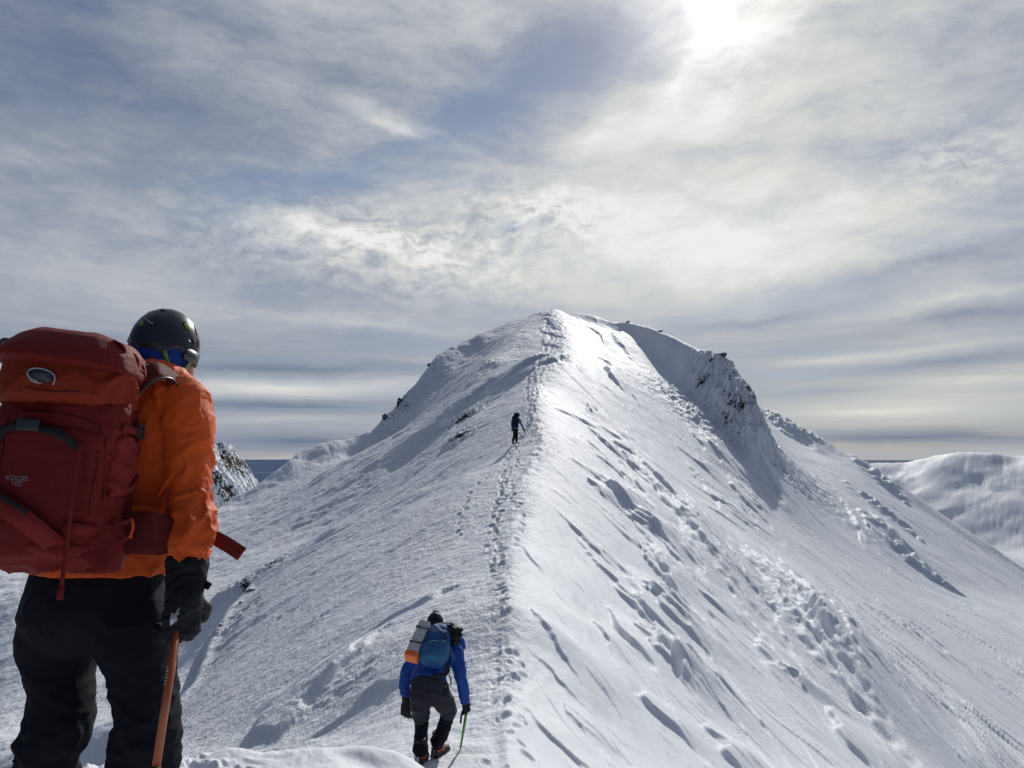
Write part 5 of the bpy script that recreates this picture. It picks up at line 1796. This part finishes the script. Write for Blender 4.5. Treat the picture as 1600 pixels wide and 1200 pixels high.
    for k in range(7):
        rr_ = []
        yk = (k - 3) * .020
        for i in range(13):
            z = (i / 12 - .5) * 2 * Lm
            w = .062 - .006 * (i % 4 == 0)
            rr_.append([cmid + mr * x + mf * (yk + yy) + axm * z for x, yy in ((-w, -.009), (w, -.009), (w, .009), (-w, .009))])
        loft(bm, rr_)
    mt = finish(bm, 'folded_pad', M['foam'], B, flat=True)
    bm = bmesh.new()
    for k in range(7):
        yk = (k - 3) * .020
        box(bm, cmid + mf * yk - axm * (Lm + .018), (.066, .0092, .032), Mm, .004)
    for k in range(9):
        box(bm, cmid - mf * .072 + mr * (k - 4) * .0145 - axm * (Lm + .018), (.0048, .004, .030), Mm, .001)
    finish(bm, 'orange_end', M['foamorange'], B)
    bm = bmesh.new()
    for t in (.52, -.42):
        pts = [cmid + axm * Lm * t + mr * x + mf * y for x, y in ((-.068, -.078), (.068, -.078), (.068, .078), (-.068, .078), (-.068, -.078))]
        for p, q in zip(pts[:-1], pts[1:]):
            strap(bm, [p, q], (p + q) / 2 - (cmid + axm * Lm * t), .014, .004)
    finish(bm, 'strap', M['blackweb'], B)


def climber_far():
    g0 = P(806, 681, 43)
    dz = ground(g0.x, g0.y) - g0.z
    T = Vector((0, 0, dz))

    def Q(px, py, Y=43):
        return P(px, py, Y) + T
    up = Vector((0, 0, 1)); r = Vector((1, 0, 0)); f = Vector((0, 1, 0))
    R_ = thing('person', tuple(g0 + T), 'distant climber in dark clothes walking up the crest, casting a long shadow', 'person')
    pel = Q(805, 657.5); chest = Q(806.5, 645); neck = Q(808, 639); head = Q(809.5, 636.5, 43.1)
    shR = Q(811.5, 644.5); elR = Q(814, 651); wrR = Q(818, 658.5); shL = Q(801.5, 645); elL = Q(800, 652); wrL = Q(800.5, 659, 43.2)
    knL = Q(804, 668, 43.05); anL = Q(801.5, 675, 42.9); knR = Q(807, 668.5, 43.2); anR = Q(807, 679, 43.05)
    anR.z = ground(anR.x, anR.y) + .11; anL.z = ground(anL.x, anL.y) + .2
    bm = bmesh.new()
    tube(bm, [(pel - up * .05, .14, .10), (vsum(pel, chest, .5), .125, .10), (chest, .15, .105), (neck, .055, .055), (head, .05, .05)], side=r)
    ball(bm, head, (.08, .10, .115)); ball(bm, head + f * .1 - up * .03, (.013, .02, .02))
    for a, b, c in ((shR, elR, wrR), (shL, elL, wrL)):
        tube(bm, [(chest + up * .08, .06, .06), (a, .05, .05), (b, .037, .037), (c, .025, .025)], side=r)
    for b, c in ((knR, anR), (knL, anL)):
        tube(bm, [(pel, .09, .09), (b, .055, .055), (c, .035, .04)], side=r)
    finish(bm, 'body', M['skin'], R_, voxel=.02, smooth=2)
    bm = bmesh.new()
    tube(bm, [(Q(805, 659), .175, .13), (Q(806, 652), .165, .13), (chest, .17, .13), (Q(807, 641), .12, .10)], side=r)
    tube(bm, [(chest + up * .06, .08, .08), (shR, .075, .075), (elR, .062, .062), (wrR, .05, .05)], side=r)
    tube(bm, [(chest + up * .06, .08, .08), (shL, .075, .075), (elL, .062, .062), (wrL, .05, .05)], side=r)
    finish(bm, 'jacket', M['greyjacket'], R_, voxel=.018, smooth=2)
    bm = bmesh.new()
    tube(bm, [(Q(805, 656.5), .17, .125), (Q(805, 660), .165, .13)], side=r, smooth=False)
    tube(bm, [(Q(803.5, 659), .10, .11), (knL, .085, .09), (anL + up * .05, .07, .08)], side=r)
    tube(bm, [(Q(807, 659), .10, .11), (knR, .085, .09), (anR + up * .03, .07, .08)], side=r)
    finish(bm, 'trousers', M['black'], R_, voxel=.018, smooth=2)
    for a in (anL, anR):
        bm = bmesh.new(); boot_mesh(bm, a, (f + r * .3).normalized(), s=1.05); finish(bm, 'boot', M['boot'], R_)
    bm = bmesh.new(); ball(bm, head + up * .02, (.095, .115, .11)); finish(bm, 'hat', M['glove'], R_)
    for w_, e_ in ((wrR, elR), (wrL, elL)):
        bm = bmesh.new(); glove_hand(bm, w_, (w_ - e_).normalized(), Vector((-.7, .7, 0)), f, s=1.15, curl=.8); finish(bm, 'glove', M['glove'], R_)
    B = thing('backpack', tuple(Q(805, 657, 42.8)), 'tall dark backpack on the distant climber up the crest', 'backpack')
    bm = bmesh.new(); rs = []
    for py, a, b in ((657, .14, .10), (655.5, .19, .14), (650, .205, .15), (644, .20, .15), (640, .18, .15), (638.4, .12, .10)):
        rs.append(ring(Q(804.8 + (650 - py) * .06, py, 42.75), r * a, f * b, 24, 2.8))
    loft(bm, rs)
    finish(bm, 'main_sack', M['navy'], B, voxel=.02, smooth=2, disp=folds((.2, 0, 1), 6, 3, .02, 97))
    bm = bmesh.new(); rs = []
    for py, a, b in ((639.5, .14, .12), (638, .17, .14), (635, .16, .13), (633.6, .09, .08)):
        rs.append(ring(Q(807.5, py, 42.78), r * a, f * b, 24, 2.6))
    loft(bm, rs)
    finish(bm, 'lid', M['navy'], B, voxel=.02, smooth=2)
    top = wrR + Vector((.02, .02, 0)); tip = Q(820.5, 676, 43.3); tip.z = ground(tip.x, tip.y)
    B = thing('trekking_pole', tuple(tip), 'thin dark trekking pole in the hand of the distant climber', 'trekking pole')
    bm = bmesh.new(); tube(bm, [(top, .012, .012), (tip, .010, .010)], n=8, smooth=False); finish(bm, 'shaft', M['buckle'], B)
    bm = bmesh.new(); d = (tip - top).normalized(); tube(bm, [(top - d * .06, .018, .018), (top + d * .08, .018, .018)], n=8, smooth=False); finish(bm, 'grip', M['blackweb'], B)


climber_blue()
climber_far()


# ================================================================== rocks poking through the snow
def rock_material():
    m, g, b = mat('dark rock', (.04, .035, .03), .85, .3)
    tc = g.n('ShaderNodeTexCoord').outputs['Object']
    geo = g.n('ShaderNodeNewGeometry')
    sep = g.n('ShaderNodeSeparateXYZ'); g.put(sep.inputs[0], geo.outputs['Normal'])
    n = g.noise(tc, 5, 6, .65)
    c = g.ramp(n, [(.3, (.014, .013, .014)), (.55, (.045, .037, .031)), (.75, (.10, .085, .07))])
    snow = g.rng(g.m('ADD', sep.outputs[2], g.m('MULTIPLY', g.m('SUBTRACT', n, .5), 1.4)), .40, .54)
    g.put(b.inputs['Base Color'], g.mix(snow, c, (.82, .85, .89)))
    return m


ROCKM = rock_material()
ROCKS = [
    (981, 498, 4.5, 1.5, .9, 'lone dark boulder on the skyline right of the summit'),
    (1129, 553, 5, 1.5, .8, 'dark rock on the skyline at the top of the buttress'),
    (1136, 556, 4, 1.3, 1.0, 'snow-capped rock beside the dark one on the buttress skyline'),
    (1113, 571, 3.5, 1.3, 1.0, 'small dark rock in the shaded face below the buttress crest'),
    (1098, 603, 4, 1.3, .7, 'single dark rock low in the shaded bowl'),
    (1157, 633, 8, 1.0, 1.1, 'largest black rock face on the lower end of the buttress'),
    (1163, 648, 5, .8, 1.5, 'narrow black rock just under the largest rock of the buttress'),
    (1145, 622, 5, 1.7, .7, 'slanting black rock left of the largest rock of the buttress'),
    (1029, 511, 3.0, 2.2, .5, 'low rock on the rim between summit and buttress'),
    (729, 652, 4.5, 1.1, 1.0, 'dark rock on the left flank below the summit fin'),
    (718, 683, 4, 1.0, 1.1, 'brown rock under the bulge on the left flank'),
    (624, 634, 4.5, .8, 1.5, 'dark rock on the left skyline above the shoulder'),
    (602, 657, 4.5, 1.0, 1.3, 'rock at the foot of the steep left skyline'),
    (672, 567, 3.5, 1.6, .8, 'small rock high on the left skyline'),
    (428, 884, 5, 1.7, .8, 'upper rock on the edge of the near left spur'),
    (386, 914, 7, 1.5, 1.0, 'largest rock on the edge of the near left spur'),
    (394, 925, 5, 1.9, .6, 'slanting rock just below the largest rock of the left spur'),
    (377, 948, 3.5, 1.4, .7, 'small rock in the blue snow below the left spur edge'),
    (342, 993, 6, 1.4, .8, 'flat dark rock low on the left slope beside the orange climber'),
    (345, 984, 3, 1.0, 1.0, 'tiny rock just above the flat rock on the left slope'),
]
for n, (px, py, rp, sx, sz, lab) in enumerate(ROCKS):
    h = hit(px, py)
    if math.hypot(h[0], h[1]) > 300:                    # grazed the skyline: step down onto the crest
        for dy in range(1, 14):
            h = hit(px, py + dy)
            if math.hypot(h[0], h[1]) < 300:
                break
    d = math.hypot(h[0], h[1]); s_ = rp * d / 1202
    z0 = ground(h[0], h[1])
    bm = bmesh.new()
    bmesh.ops.create_icosphere(bm, subdivisions=4, radius=1.0)
    rr = random.Random(n); off = Vector((n * 5.1, n * 2.3, n))
    for v in bm.verts:
        c = v.co.copy()
        k = 1 + .38 * mno.noise(c * 1.2 + off) + .22 * abs(mno.noise(c * 2.8 + off)) + .10 * mno.noise(c * 7 + off)
        v.co = Vector((c.x * sx * k, c.y * .9 * k, c.z * sz * k)) * s_
        v.co = Vector((round(v.co.x / (s_ * .16)) * s_ * .16 * .5 + v.co.x * .5, v.co.y, round(v.co.z / (s_ * .2)) * s_ * .2 * .5 + v.co.z * .5))
    bm.transform(Matrix.Rotation(rr.uniform(-.5, .5), 4, 'Y') @ Matrix.Rotation(rr.uniform(0, 6), 4, 'Z'))
    me = bpy.data.meshes.new('rock'); bm.to_mesh(me); bm.free(); me.materials.append(ROCKM)
    o = bpy.data.objects.new('rock', me); COL.objects.link(o)
    o.location = (h[0], h[1], z0 - s_ * (.5 if 500 < px < 700 else .2))
    tag(o, lab, 'rock', 'dark rocks poking through the snow')


# ================================================================== the rime-covered peak behind the left shoulder
def rocky_peak():
    n = 420
    c = P(262, 700, 600)
    u = np.linspace(-1, 1, n); A, Bv = np.meshgrid(np.sign(u) * np.abs(u) ** 1.5 * 230, np.sign(u) * np.abs(u) ** 1.5 * 230, indexing='ij')
    x, y = A + c.x, Bv + c.y
    rad = np.hypot(A, Bv * .8) + 9 * fbm(x / 30, y / 30, 4, 140)
    t = np.clip((rad - 44) / 24, 0, None)
    h = c.z + 2.5 - 2.5 * (rad / 44) ** 2 * (rad < 60) - np.where(t > 0, np.minimum(t, 1.4) * 34, 0) - np.clip(rad - 72, 0, None) * .95
    h -= np.where(rad >= 60, 4.6, 0)
    h += 5.0 * fbm(x / 12, y / 12, 6, 141, .6, ridged=True) + 2.6 * fbm(x / 3.0, y / 3.0, 4, 150, .6)
    V = np.stack([x, y, h], -1)
    me = grid_mesh('rocky_peak', np.ascontiguousarray(V.transpose(1, 0, 2)), n, n)
    m, g, b = mat('rime and rock', (.8, .8, .8), .8, .2)
    tc = g.n('ShaderNodeTexCoord').outputs['Object']
    geo = g.n('ShaderNodeNewGeometry')
    sep = g.n('ShaderNodeSeparateXYZ'); g.put(sep.inputs[0], geo.outputs['Normal'])
    nn = g.noise(g.mapping(tc, scale=(1, 1, .7)), .55, 5, .7); n2 = g.noise(tc, .06, 3, .5)
    f_ = g.m('ADD', nn, g.m('MULTIPLY', g.m('SUBTRACT', n2, .5), .7))
    f_ = g.m('ADD', f_, g.m('MULTIPLY', sep.outputs[2], .16))
    rk = g.rng(f_, .60, .54)
    g.put(b.inputs['Base Color'], g.mix(rk, (.84, .87, .90), (.05, .043, .037)))
    me.materials.append(m)
    o = bpy.data.objects.new('rocky_peak', me); COL.objects.link(o); tag(o, kind='structure')


rocky_peak()
